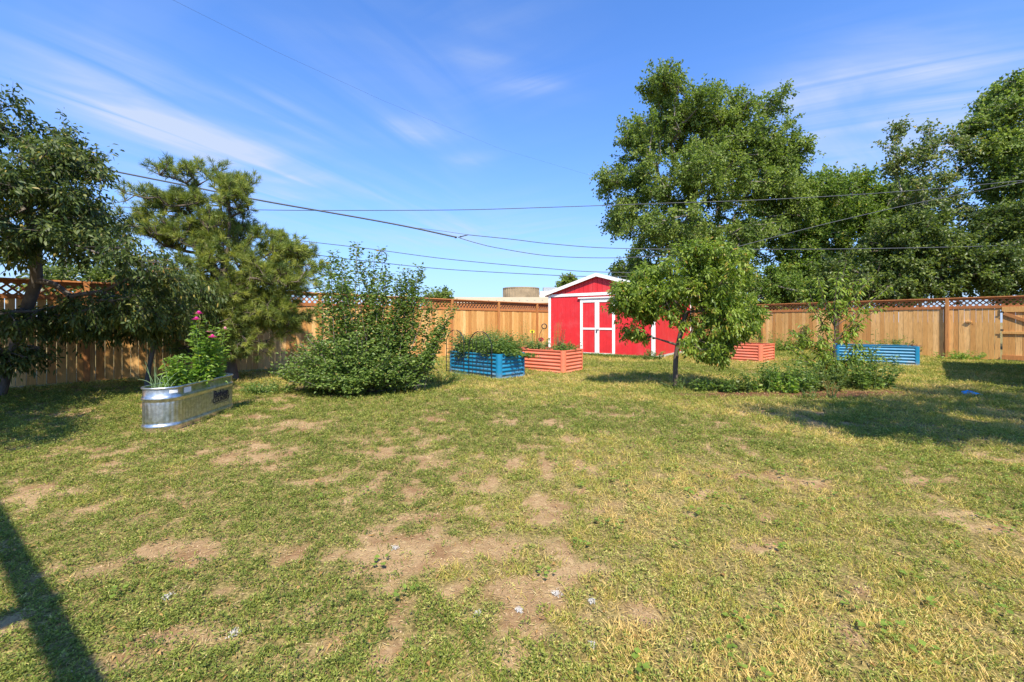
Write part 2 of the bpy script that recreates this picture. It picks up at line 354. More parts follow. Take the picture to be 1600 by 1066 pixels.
def tree(name, label, cat, base, trunk, blobs, n, k, m, tl, L, W, mat, bark, seed, droop=.2, kind='kite', rad=.12, group=None, tip=.006, bend=.15, sag=0, shell=.5, outw=.5, step=.35, mind=2, flat=.45):
    rng = np.random.default_rng(seed); root = thing(name, label, cat, base, 0, group); b = np.array(base)
    T = blobpts(blobs, n, rng, shell) - b; tk = np.array(trunk, float) - b
    pos, par, end = grow(tk, T, rng, step=step, mind=min(mind, len(trunk) - 1))
    r = radii(pos, par, tip, base=rad)
    i = np.arange(1, len(pos)); V, F = tubes_np(pos[par[i]], pos[i] + (pos[i] - pos[par[i]]) * .03, r[par[i]] * .5 + r[i] * .5, r[i], 7)
    cen = T.mean(0)
    E = np.repeat(T, k, 0); out = unit(E - cen)
    TD = unit(rng.normal(size=E.shape) + out * outw * 2 + np.array([[0, 0, -droop]])); TL = tl * rng.uniform(.5, 1.2, len(E))
    TE = E + TD * TL[:, None] + np.array([[0, 0, -1.]]) * (TL * sag)[:, None]
    V2, F2 = tubes_np(E, TE, np.full(len(E), tip * .6), np.full(len(E), tip * .25), 3)
    # wood (trunk, limbs and twigs)
    mesh_np('trunk', np.vstack([V, V2]), np.vstack([F, F2 + len(V)]), bark, root, smooth=True)
    f = rng.random((len(E), m)) ** .7
    P = (E[:, None] + (TE - E)[:, None] * f[..., None] + rng.normal(size=(len(E), m, 3)) * tl * .13).reshape(-1, 3)
    D = unit(np.repeat(TD, m, 0) * .7 + rng.normal(size=P.shape) * .75 + np.array([[0, 0, -droop * 2]]))
    n_ = len(P); tv = np.clip(rng.normal(.45, .2, n_) + np.repeat(rng.normal(0, .14, len(T)), k * m), 0, .96); tv[rng.random(n_) < .012] = 1
    leaves('crown', P, D, L * rng.uniform(.65, 1.25, n_), W * rng.uniform(.7, 1.2, n_), mat, root, rng, kind, bend, flat, tv)
    return root
def stemplant(name, label, cat, base, stems, per, L, W, mat, seed, droop=.3, kind='kite', sr=.006, group=None, smat=None, root=None, spread=.04, bend=.2, up=.2, f0=.1, flat=.6, pname='foliage', taper=.5, twist=None):
    """stems: list of (start, end, bow) in world space, leaves all along them"""
    rng = np.random.default_rng(seed)
    root = root or thing(name, label, cat, base, 0, group); b = np.array(base); mb = MB(); PP = []; DD = []; LL = []
    for (p0, p1, bow) in stems:
        p0 = np.array(p0, float) - b; p1 = np.array(p1, float) - b; s = np.linspace(0, 1, 7)[:, None]
        side = unit(rng.normal(size=3) * np.array([1, 1, .1])); pts = p0 + (p1 - p0) * s + side * bow * np.sin(s * np.pi)
        mb.tube(pts, np.linspace(sr, sr * .4, 7), 5)
        f = f0 + (1 - f0) * rng.random(per); j = f * 6; i = np.minimum(j.astype(int), 5); q = pts[i] + (pts[i + 1] - pts[i]) * (j - i)[:, None]
        ang = rng.random(per) * 2 * np.pi; h = np.stack([np.cos(ang), np.sin(ang), np.full(per, up) + rng.normal(0, .3, per)], 1)
        PP.append(q + unit(h) * spread * rng.random((per, 1))); DD.append(unit(h + np.array([0, 0, -droop * .4]))); LL.append(1 - taper * f)
    P = np.vstack(PP); D = np.vstack(DD); l = np.concatenate(LL) * rng.uniform(.6, 1.2, len(P))
    mb.build('stem', smat or M['stem'], root, True)
    leaves(pname, P, D, L * l, W * l, mat, root, rng, kind, bend, flat, np.clip(rng.normal(.5, .22, len(P)), 0, 1))
    return root

# ------------------------------------------------------------------ ground
PATCH = [  # bare earth: x, y, rx, ry, amount
    (-.35, 2.05, .55, .35, .55), (.12, 1.85, .35, .28, .6), (-.6, 1.75, .25, .12, .3), (-1.2, 2.3, .3, .2, .3), (.25, 2.2, .25, .3, .3), (-2.6, 3.9, 1.1, .18, .45), (-.3, 3.0, .5, .25, .22), (-.9, 2.5, .5, .15, .3),
    (2.2, 5.8, 2.2, .2, .35), (-1.2, 7.0, 1.2, .25, .3), (1.6, 3.3, .5, .25, .22), (-6.5, 8.0, 3.0, .9, .6), (-4.8, 6.6, .8, .4, .4), (-1.9, 1.55, .3, .12, .3), (-.55, 1.55, .3, .1, .35), (2.6, 2.4, .5, .2, .2), (-3.9, 3.1, .8, .4, .2), (-3.0, 7.3, 1.1, .35, .35)]
def vegf(x, y):
    g = fbm(NA, x, y, 1.7, 4) * .36 + fbm(NB, x, y, 6.5, 4) * .64
    v = (g - .425) * 7.5 + .5
    for (a, b, c, d, e) in PATCH: v = v - e * 1.05 * np.exp(-((x - a) / c) ** 2 - ((y - b) / d) ** 2)
    v = v + .25 * np.clip((y - 3) / 4, 0, 1) + .25 * np.clip(x / 2, 0, 1)
    return np.clip(v, 0, 1)
def dryf(x, y):   # 1 = straw-like turf, 0 = green weeds
    g = fbm(NC, x, y, .55, 4)
    return np.clip((g - .5) * 4 + .42 + .40 * np.clip((x - .1) / 1.2, -1, 1) * np.clip(1.6 - y / 6, .2, 1) + .15 * np.clip((y - 5) / 5, 0, 1), 0, 1)
def mulchf(x, y): return np.clip((1.25 - ((x - 5.3) / 2.2) ** 2 - ((y - 7.45 - .04 * (x - 5.2)) / .36) ** 2 + (fbm(NC, x, y, 4.0, 3) - .5) * 2.2) * 2, 0, 1)
def hgt(x, y): return (fbm(NB, x, y, .7, 4) - .5) * .07 * np.clip((y - .5) / 3, .3, 1)
def build_ground():
    xs = np.concatenate([[-900, -300, -120, -60, -35, -24], np.arange(-18, 20.01, .1), [24, 35, 60, 120, 300, 900]]); ys = np.concatenate([[-300, -60, -15, -5, -2], np.arange(0, 29, .1), [31, 36, 50, 90, 200, 500, 1500]])
    X, Y = np.meshgrid(xs, ys, indexing='ij'); nx, ny = X.shape
    inn = (X > -18) & (X < 20) & (Y > 0) & (Y < 29)
    Z = np.where(inn, hgt(X, Y), 0) - .0
    V = np.stack([X, Y, Z], -1).reshape(-1, 3); i, j = np.meshgrid(np.arange(nx - 1), np.arange(ny - 1), indexing='ij'); a = (i * ny + j).ravel()
    F = np.stack([a, a + ny, a + ny + 1, a + 1], 1)
    mt, nt, p, o = nodes('yard_earth')
    n1 = tex(nt, 1.2, 5); n2 = tex(nt, 18, 6, .7); n3 = tex(nt, 90, 4, .7)
    dirt = ramp(nt, n1, [(.3, (.27, .165, .080)), (.7, (.42, .285, .150))])
    dirt = mix(nt, dirt, (.50, .37, .19), ramp(nt, n2, [(.5, (0, 0, 0)), (.72, (.8, .8, .8))]))
    dirt = mix(nt, dirt, (.20, .105, .05), ramp(nt, tex(nt, 3.5, 6, .7), [(.48, (0, 0, 0)), (.62, (.75, .75, .75))]))
    dirt = mix(nt, dirt, (.11, .065, .035), ramp(nt, n3, [(.32, (.7, .7, .7)), (.48, (0, 0, 0))]))
    n4 = tex(nt, 45, 3, .8)
    gr = ramp(nt, n4, [(.36, (.06, .05, .018)), (.5, (.17, .145, .045)), (.64, (.38, .29, .11))])
    cg = mix(nt, dirt, gr, ramp(nt, attr(nt, 'veg'), [(.25, (0, 0, 0)), (.75, (.85, .85, .85))]))
    mul = ramp(nt, n4, [(.35, (.035, .018, .012)), (.5, (.13, .055, .03)), (.68, (.30, .16, .09))])
    nt.links.new(mix(nt, cg, mul, attr(nt, 'mulch')), p.inputs['Base Color'])
    p.inputs['Roughness'].default_value = .95; p.inputs['Specular IOR Level'].default_value = .1
    bump(nt, p, n3, .8, .01)
    g = mesh_np('ground', V, F, mt, smooth=True)
    at = g.data.attributes.new('veg', 'FLOAT', 'POINT'); at.data.foreach_set('value', vegf(X, Y).ravel().astype(np.float32))
    a2 = g.data.attributes.new('mulch', 'FLOAT', 'POINT'); a2.data.foreach_set('value', mulchf(X, Y).ravel().astype(np.float32))
    setp(g, kind='structure')
build_ground()

def in_yard(x, y):
    # inside the two fence lines and clear of the shed floor
    a = (x - 8.33) * .7071 - (y - 26.1) * .7071            # > 0 : yard side of the left fence
    b = -(x - 8.33) * .838 - (y - 26.1) * .546              # > 0 : yard side of the right fence
    sx = (x - 1.52) * .799 - (y - 17.01) * .602; sy = (x - 1.52) * .602 + (y - 17.01) * .799
    shed = (sx > -.02) & (sx < 4.29) & (sy > -.02) & (sy < 4.95)
    m = (a > -.05) & (b > -.05) & ~shed
    for c in BEDFOOT:
        ux, uy, l1, l2, cx, cy = c
        p = (x - cx) * ux + (y - cy) * uy; q = -(x - cx) * uy + (y - cy) * ux
        m &= ~((p > 0) & (p < l1) & (q > 0) & (q < l2))
    return m
BEDFOOT = [(.67, .742, .91, 1.75, -.29, 9.39), (.62, .785, 1.0, 1.7, 1.316, 10.56), (.74, .67, 1.3, .95, 7.92, 13.2), (.56, .83, .9, 1.95, 12.0, 12.25)]
def sampleY(n, rng, y0, y1, pw):
    # density per area ~ Y^-pw, in the wedge seen by the camera (with a margin)
    Y = np.linspace(y0, y1, 4000); w = (1.28 * Y + 1.2) * Y ** -pw; c = np.cumsum(w); c /= c[-1]
    y = np.interp(rng.random(n), c, Y); x = (rng.random(n) * 2 - 1) * (1.28 * y + 1.2); return x, y
def build_lawn():
    rng = np.random.default_rng(42)
    # 1 creeping green weeds in small mounds
    x, y = sampleY(88000, rng, 1.15, 24, 1.25); v = vegf(x, y); d = dryf(x, y); mu = rng.random(len(x)) > mulchf(x, y) * .93
    keep = in_yard(x, y) & mu & (rng.random(len(x)) < (np.clip(v * 1.25 - .15, 0, 1) ** 1.5 + .05) * (1.1 - d * .72)); x = x[keep]; y = y[keep]; d = d[keep]
    k = 20; sc = np.maximum(1, y / 2.6) ** .62; rad = .028 * sc * rng.uniform(.5, 1.5, len(x))
    cx = np.repeat(x, k); cy = np.repeat(y, k); s = np.repeat(sc, k); rr = np.repeat(rad, k); n = len(cx)
    a = rng.random(n) * 6.283; q = np.sqrt(rng.random(n)); px = cx + rr * q * np.cos(a); py = cy + rr * q * np.sin(a)
    hz = np.repeat(rng.uniform(.010, .045, len(x)), k) * (1 - q * q * .8) * np.minimum(s, 1.6) * rng.uniform(.4, 1.1, n)
    P = np.stack([px, py, hgt(px, py) + hz], 1); D = unit(np.stack([np.cos(a), np.sin(a), rng.normal(.55, .5, n)], 1) + rng.normal(size=(n, 3)) * .35)
    t = np.clip(np.repeat(rng.normal(.38, .16, len(x)) + d * .30, k) + rng.normal(0, .2, n), 0, 1)
    o = leaves('creeping_weeds', P, D, .0150 * s * rng.uniform(.5, 1.3, n), .0060 * s * rng.uniform(.7, 1.3, n), M['lf_weed'], None, rng, 'kite', .15, .75, t)
    setp(o, 'low green creeping weeds spread in patches over the lawn', 'lawn weeds', kind='stuff')
    # 2 turf blades, green to straw
    x, y = sampleY(900000, rng, 1.15, 25, 1.2); v = vegf(x, y); d = dryf(x, y); mu = rng.random(len(x)) > mulchf(x, y) * .93; tuft = np.clip((fbm(NA, x, y, 11.0, 2) - .40) * 6, .12, 1)
    keep = in_yard(x, y) & mu & (rng.random(len(x)) < tuft * np.clip(v * 1.35 - .05, 0.05, 1) * (.30 + .8 * d)); x = x[keep]; y = y[keep]; d = d[keep]; n = len(x)
    s = np.maximum(1, y / 2.6) ** .62; a = rng.random(n) * 6.283
    P = np.stack([x, y, hgt(x, y) - .004], 1); D = unit(np.stack([np.cos(a), np.sin(a), rng.uniform(.15, 2.2, n)], 1))
    t = np.clip(.06 + .60 * d + rng.normal(0, .2, n) + (fbm(NA, x, y, 2.2, 2) - .5) * 1.0 + (fbm(NC, x, y, 9.0, 2) - .5) * .7, 0, 1)
    o = leaves('turf_grass', P, D, rng.uniform(.022, .070, n) * np.minimum(s, 1.8), .0033 * s * rng.uniform(.7, 1.3, n), M['lf_turf'], None, rng, 'kite', .12, .4, t)
    setp(o, 'short sunburnt turf grass turning from green to straw', 'grass', kind='stuff')
    # 3 loose straw lying on the bare soil
    x, y = sampleY(130000, rng, 1.15, 14, 1.3); v = vegf(x, y); keep = in_yard(x, y) & (rng.random(len(x)) < .85 - .5 * v); x = x[keep]; y = y[keep]; n = len(x); s = np.maximum(1, y / 2.6) ** .7
    a = rng.random(n) * 6.283 + 0; P = np.stack([x, y, hgt(x, y) + rng.uniform(.001, .012, n)], 1); D = unit(np.stack([np.cos(a), np.sin(a), rng.uniform(0, .18, n)], 1))
    o = leaves('loose_straw', P, D, rng.uniform(.012, .05, n) * s, .0028 * s * rng.uniform(.6, 1.4, n), M['straw'], None, rng, 'kite', .05, .9, rng.random(n))
    setp(o, 'dry straw clippings scattered over bare brown soil', 'straw', kind='stuff')
    # crumbs of soil and grit
    x, y = sampleY(26000, rng, 1.15, 8, 1.4); keep = in_yard(x, y) & (rng.random(len(x)) < 1.0 - .8 * vegf(x, y)); x = x[keep]; y = y[keep]; n = len(x); r = .0022 * rng.uniform(.5, 1, n) ** 2 * 3 * np.maximum(1, y / 3)
    c = np.stack([x, y, hgt(x, y)], 1); o3 = np.array([[1, 0, 0], [-.5, .87, 0], [-.5, -.87, 0], [0, 0, 1.1]]); V = (c[:, None] + (o3[None] + rng.normal(0, .25, (n, 4, 3))) * r[:, None, None]).reshape(-1, 3); b = np.arange(n)[:, None] * 4
    F = np.concatenate([b + np.array([[0, 1, 3]]), b + np.array([[1, 2, 3]]), b + np.array([[2, 0, 3]])]); o = mesh_np('soil_crumbs', V, F, M['grit']); setp(o, 'small crumbs of soil and grit on the bare patches of lawn', 'soil crumbs', kind='stuff')
    # fallen dry leaves and scraps
    x, y = sampleY(2600, rng, 1.15, 14, 1.2); keep = in_yard(x, y); x = x[keep]; y = y[keep]; n = len(x); a = rng.random(n) * 6.283; P = np.stack([x, y, hgt(x, y) + .012], 1); D = unit(np.stack([np.cos(a), np.sin(a), rng.uniform(-.1, .35, n)], 1))
    o = leaves('fallen_leaves', P, D, rng.uniform(.015, .045, n), rng.uniform(.006, .018, n), M['lf_dry'], None, rng, 'kite', .3, .7, rng.random(n)); setp(o, 'small dry tan leaves and scraps lying in the grass', 'fallen leaves', kind='stuff')
    # 4 broad-leaved mallow weeds in the right foreground
    n0 = 420; x = rng.uniform(-2, 5.5, n0); y = rng.uniform(1.3, 6, n0); keep = (x > .35 * 1) & (x < 1.25 * y + .4) | (rng.random(n0) < .08); x = x[keep]; y = y[keep]; k = 7
    a = rng.random(len(x) * k) * 6.283; rr = rng.random(len(a)) * .05; px = np.repeat(x, k) + rr * np.cos(a); py = np.repeat(y, k) + rr * np.sin(a)
    P = np.stack([px, py, hgt(px, py) + rng.uniform(.015, .05, len(a))], 1); D = unit(np.stack([np.cos(a), np.sin(a), rng.normal(.2, .2, len(a))], 1))
    o = leaves('mallow_weeds', P, D, rng.uniform(.018, .035, len(a)), rng.uniform(.018, .034, len(a)), M['lf_mid'], None, rng, 'kite', .1, .9, rng.uniform(.5, .84, len(a)))
    setp(o, 'small bright green mallow leaves dotted through the right foreground grass', 'lawn weeds', kind='stuff')
build_lawn()

# ------------------------------------------------------------------ fences
HF = 2.13
def fence(name, label, P0, d, posts, s0, s1, seed, gate=None, bw=.14, lat=.15):
    """P0 origin on the ground, d unit vector along it; yard side is local -y"""
    rng = np.random.default_rng(seed); root = thing(name, label, 'fence', (P0[0], P0[1], 0), math.atan2(d[1], d[0])); ed = sorted(set([s0] + list(posts) + [s1]))
    for a, b in zip(ed[:-1], ed[1:]):
        if b - a < .15: continue
        mb = MB(); s = a
        while s < b - .01:
            w = min(bw * rng.uniform(.93, 1.05), b - s); o_ = rng.normal(0, .003)
            if not (gate and s + w / 2 > gate[0] and s + w / 2 < gate[1]):
                z0 = .03 + rng.uniform(-.01, .01); y0 = .0 + o_
                g = .0035 if rng.random() > .15 else .008
                mb.box((s + g, y0, z0), (s + w - g, y0 + .018, 1.80), float(np.clip(rng.normal(.5, .3), 0, 1)))
            s += w
        if mb.n: mb.build('board_panel', M['board'], root)
        # lattice: two layers of diagonal slats
        lt = MB(); z0, z1 = 1.83, HF - .05; H = z1 - z0
        for layer, sg in ((0, 1), (1, -1)):
            x = a - H
            while x < b + H:
                xa, xb = (x, x + H) if sg > 0 else (x + H, x); za, zb = z0, z1
                # clip to the bay
                if xa > xb: xa, xb, za, zb = xb, xa, zb, za
                if xb > a + .02 and xa < b - .02:
                    if xa < a: f = (a - xa) / (xb - xa); za = za + (zb - za) * f; xa = a
                    if xb > b: f = (b - xa) / (xb - xa); zb = za + (zb - za) * f; xb = b
                    if xb - xa > .02: lt.bar((xa, .006 + layer * .009, za), (xb, .006 + layer * .009, zb), .007, .036, rng.uniform(.2, .8), up=(0, 0, 1))
                x += lat
        lt.build('lattice', M['trim'], root)
        MB().box((a, -.022, 1.755), (b, -.002, 1.845), rng.uniform(.2, .8)).build('rail', M['trim'], root, bevel=.002)
        MB().box((a, -.020, HF - .075), (b, -.001, HF - .012), rng.uniform(.2, .8)).build('top_rail', M['trim'], root, bevel=.002)
    MB().box((s0, -.075, HF - .010), (s1, .06, HF + .025), .9).build('cap_board', M['trim'], root, bevel=.003)
    for s in posts:
        MB().box((s - .047, -.085, -.05), (s + .047, -.0235, HF - .012), rng.uniform(.1, .9)).build('post', M['post'], root, bevel=.004)
    return root
LD = np.array([1.695, 1.685]); LS = float(np.linalg.norm(LD)); LD = LD / LS
LO = np.array([-2.28, 15.6]) + LD * LS * (-8)
fence('lattice_top_fence', 'long cedar board fence with lattice top running from the left trees to the red shed', LO, LD, [i * LS for i in range(0, 15)], 0, 14.26 * LS, 7)
RD = np.array([.546, -.838]); RO = np.array([8.33, 26.1])
fence('lattice_top_fence', 'cedar board fence with lattice top behind the sapling and gate on the right', RO, RD, [.1, 3.5, 7.06, 10.2, 13.35, 15.95, 18.6, 21.2], .05, 22, 11, gate=(14.62, 15.9))
def build_gate():
    s = 14.62; p = RO + RD * s; g = thing('garden_gate', 'cedar board gate with diagonal brace at the right edge below the lattice', 'gate', (p[0], p[1], 0), math.atan2(RD[1], RD[0])); rng = np.random.default_rng(2)
    mb = MB(); x = .01
    while x < 1.24: w = min(.14, 1.25 - x); mb.box((x + .003, -.012, .06), (x + w - .003, .006, 1.74), float(rng.random())); x += w
    mb.build('board_panel', M['board'], g)
    for z0, z1 in ((1.62, 1.80), (.90, .99), (.05, .20)): MB().box((0, -.05, z0), (1.26, -.0135, z1), .5).build('crossbar', M['post'] if z0 < .5 else M['board'], g, bevel=.003)
    MB().bar((.04, -.032, 1.58), (1.2, -.032, .96), .034, .10, .4, up=(0, 0, 1)).build('brace', M['post'], g, bevel=.003)
    for z in (1.0, 1.6): MB().box((-.03, -.058, z), (.04, -.0515, z + .05), .4).build('hinge', M['black'], g)
    MB().box((-.75 - .07, -.05, 1.28), (-.75 + .07, -.001, 1.33), .7).build('wooden_ledge', M['board'], g)
build_gate()

# ------------------------------------------------------------------ shed
def build_shed():
    W, Dp, E, RZ = 4.27, 4.9, 2.43, 3.05
    th = math.atan2(-.602, .799); S = thing('garden_shed', 'red garden shed with white trim and double doors in the corner of the yard', 'shed', (1.52, 17.01, 0), th)
    # local: x along the front, y into the depth (front at y = 0)
    def tri_wall(y, name):
        mb = MB(); n = 22; xs = np.linspace(0, W, n + 1)
        for a, b in zip(xs[:-1], xs[1:]):
            if name == 'front' and a > 1.52 and b < 2.75: zb = 2.06
            else: zb = .10
            ha = E + (RZ - E) * (1 - abs(a / W * 2 - 1)); hb = E + (RZ - E) * (1 - abs(b / W * 2 - 1))
            e = .006; v = [(a + e, y, zb), (b - e, y, zb), (b - e, y, hb), (a + e, y, ha), (a + e, y + .03, zb), (b - e, y + .03, zb), (b - e, y + .03, hb), (a + e, y + .03, ha)]
            mb.add(v, [(0, 1, 2, 3), (1, 5, 6, 2), (4, 0, 3, 7), (3, 2, 6, 7), (5, 4, 7, 6)])
        mb.box((0, y + .006, .1) if name != 'front' else (0, y + .006, .1), (W if name != 'front' else 1.5, y + .05, E))
        if name == 'front': mb.box((2.77, y + .006, .1), (W, y + .05, E)); mb.box((1.5, y + .006, 2.06), (2.77, y + .05, E))
        return mb
    tri_wall(0, 'front').build('front_wall', M['red'], S); tri_wall(Dp - .05, 'back').build('back_wall', M['red'], S)
    for x0 in (0, W - .05):
        mb = MB(); n = 25; ys = np.linspace(.05, Dp - .05, n + 1)
        for a, b in zip(ys[:-1], ys[1:]): mb.box((x0 if x0 else x0 + .001, a + .003, .1), (x0 + .05 - (.0 if x0 else .001), b - .003, E))
        mb.box((x0 + .006, .06, .1), (x0 + .044, Dp - .06, E - .001)); mb.build('side_wall', M['red'], S)
    MB().box((-.02, -.02, -.05), (W + .02, Dp + .02, .095)).build('foundation', M['concrete'], S)
    # roof, 0.15 m eaves
    sl = (RZ - E) / (W / 2); ov = .14; f0 = -.10; f1 = Dp + .10
    for sg in (0, 1):
        def X(x): return x if sg == 0 else W - x
        z_e = E - ov * sl + .035; z_r = RZ + .035; tk = .035
        v = [(X(-ov), f0, z_e), (X(W / 2), f0, z_r), (X(W / 2), f1, z_r), (X(-ov), f1, z_e), (X(-ov), f0, z_e + tk), (X(W / 2), f0, z_r + tk), (X(W / 2), f1, z_r + tk), (X(-ov), f1, z_e + tk)]
        fc = [(0, 1, 2, 3), (7, 6, 5, 4), (0, 4, 5, 1), (2, 6, 7, 3), (3, 7, 4, 0)]
        r = MB().add(v, fc); r.build('roof', M['shingle'], S)
        # barge board on the gable
        w_ = .135
        v = [(X(-ov - .01), f0 - .027, z_e + .06 - w_), (X(W / 2), f0 - .027, z_r + .06 - w_), (X(W / 2), f0 - .003, z_r + .06 - w_), (X(-ov - .01), f0 - .003, z_e + .06 - w_), (X(-ov - .01), f0 - .027, z_e + .055), (X(W / 2), f0 - .027, z_r + .055), (X(W / 2), f0 - .003, z_r + .055), (X(-ov - .01), f0 - .003, z_e + .055)]
        MB().add(v, [(0, 1, 5, 4), (4, 5, 6, 7), (3, 2, 1, 0), (7, 6, 2, 3), (0, 4, 7, 3)]).build('barge_board', M['white'], S)
        MB().box((X(-ov) - .025 if sg == 0 else X(-ov) + .002, f0, z_e - .10), (X(-ov) - .002 if sg == 0 else X(-ov) + .025, f1, z_e + .03)).build('fascia', M['white'], S)
        MB().box((min(X(-ov), X(0)) + .002, f0 + .02, z_e - .015), (max(X(-ov), X(0)) - .002, f1 - .02, z_e - .003)).build('soffit', M['white'], S)
    t_ = []
    MB().box((.10, -.026, E - .13), (W - .10, -.003, E - .02)).build('trim_band', M['white'], S, bevel=.003)
    for x0 in (-.022, W - .085):
        MB().box((x0, -.028, .08), (x0 + .107, -.004, E - .02)).build('corner_trim', M['white'], S, bevel=.003)
    for y0 in (-.003, Dp - .09): MB().box((W + .003, y0, .08), (W + .024, y0 + .09, E - .05)).build('corner_trim', M['white'], S, bevel=.003)
    # doors
    dx0, dx1 = 1.425, 2.845
    MB().box((dx0, -.032, .10), (dx0 + .105, -.004, 2.13)).build('door_frame', M['white'], S, bevel=.003); MB().box((dx1 - .105, -.032, .10), (dx1, -.004, 2.13)).build('door_frame', M['white'], S, bevel=.003)
    MB().box((dx0 - .08, -.07, 2.19), (dx1 + .08, -.004, 2.24)).box((dx0, -.034, 2.134), (dx1, -.004, 2.188)).build('door_header', M['white'], S, bevel=.003)
    mid = (dx0 + dx1) / 2
    for a, b in ((dx0 + .107, mid - .004), (mid + .004, dx1 - .107)):
        k = MB(); n = 5; xs = np.linspace(a, b, n + 1)
        for p, q in zip(xs[:-1], xs[1:]): k.box((p + .002, -.012, .06), (q - .002, .01, 2.12))
        d = k.build('door', M['red'], S)
        MB().box((a + (0 if a > mid else 0), -.030, .05), (b, -.0135, .13)).box((a, -.030, 2.04), (b, -.0135, 2.125)).box((a, -.030, 1.0), (b, -.0135, 1.075)).box(((b - .085) if a < mid else a, -.036, .13), (b if a < mid else a + .085, -.0135, 2.04)).build('door_trim', M['white'], d, bevel=.002)
        if a > mid:
            MB().box((a - .05, -.052, .985), (a + .08, -.0375, 1.01)).box((a - .03, -.06, .90), (a + .01, -.0375, .965)).build('door_handle', M['black'], d, bevel=.003)
build_shed()

# ------------------------------------------------------------------ raised beds
def bed(label, c, u, l1, l2, mat, seed, h=.55, group='corrugated metal raised beds', ncor=6):
    """near corner c; u = unit vector of the short side going right and away; long side goes left and away"""
    th = math.atan2(u[1], u[0]); B = thing('raised_bed', label, 'raised bed', (c[0], c[1], 0), th, group)
    def panel(a, b, nrm):
        a = np.array(a, float); b = np.array(b, float); nrm = np.array(nrm, float); nz = ncor * 8; z = np.linspace(.0, h, nz + 1); off = .013 * np.cos(z / h * ncor * 2 * np.pi)
        V = []; L_ = [a, b]
        for zz, oo in zip(z, off):
            for p in L_: V.append((*(p + nrm * (oo + .003)), zz))
        for zz, oo in zip(z, off):
            for p in L_: V.append((*(p + nrm * (oo - .003)), zz))
        F = []; m = 2 * (nz + 1)
        for i in range(nz):
            q = 2 * i; F += [(q, q + 1, q + 3, q + 2), (m + q, m + q + 2, m + q + 3, m + q + 1)]
        F += [(m - 2, m - 1, 2 * m - 1, 2 * m - 2)]
        k = MB(); k.add(V, F); k.build('side_panel', mat, B, True)
        r = MB(); r.bar((*a, h + .008), (*b, h + .008), .034, .018); r.build('top_rim', mat, B, bevel=.004)
    cr = .07
    # frame: x in [0, l1], y in [0, l2]
    panel((cr, 0), (l1 - cr, 0), (0, -1)); panel((cr, l2), (l1 - cr, l2), (0, 1)); panel((0, cr), (0, l2 - cr), (-1, 0)); panel((l1, cr), (l1, l2 - cr), (1, 0))
    for (x, y, a0) in ((cr, cr, 180), (l1 - cr, cr, 270), (l1 - cr, l2 - cr, 0), (cr, l2 - cr, 90)):
        an = np.radians(np.linspace(a0 - 12, a0 + 102, 9)); V = []; n = len(an)
        for r_ in (cr + .019, cr + .012):
            for z in (0, h + .018):
                for t in an: V.append((x + r_ * math.cos(t), y + r_ * math.sin(t), z))
        F = []
        for i in range(n - 1): F += [(i, i + 1, n + i + 1, n + i), (2 * n + i + 1, 2 * n + i, 3 * n + i, 3 * n + i + 1), (n + i, n + i + 1, 3 * n + i + 1, 3 * n + i)]
        F += [(0, n, 3 * n, 2 * n), (n - 1, 3 * n - 1, 4 * n - 1, 2 * n - 1)]
        MB().add(V, F).build('corner_post', mat, B)
    # soil
    rng = np.random.default_rng(seed); gx = np.linspace(.02, l1 - .02, 12); gy = np.linspace(.02, l2 - .02, 18); V = [(x, y, h - .06 + rng.normal(0, .01)) for x in gx for y in gy]
    F = [(i * 18 + j, (i + 1) * 18 + j, (i + 1) * 18 + j + 1, i * 18 + j + 1) for i in range(11) for j in range(17)]
    mesh_np('soil', V, F, M['soil'], B, smooth=True)
    return B
def bf(i): ux, uy, l1, l2, cx, cy = BEDFOOT[i]; return (cx, cy), (ux, uy), l1, l2
def bp(i, a, b):
    ux, uy, l1, l2, cx, cy = BEDFOOT[i]; return np.array([cx + ux * a * l1 - uy * b * l2, cy + uy * a * l1 + ux * b * l2])
c, u, a, b = bf(0); bed('blue raised bed overgrown with green vines beside the leafy shrub', c, u, a, b, M['blue'], 1)
c, u, a, b = bf(1); bed('orange raised bed in front of the shed doors', c, u, a, b, M['orange'], 2)
c, u, a, b = bf(2); bed('orange raised bed near the right fence behind the young tree', c, u, a, b, M['orange'], 3)
c, u, a, b = bf(3); bed('blue raised bed near the right fence beside the sapling, nearly empty', c, u, a, b, M['blue'], 4)

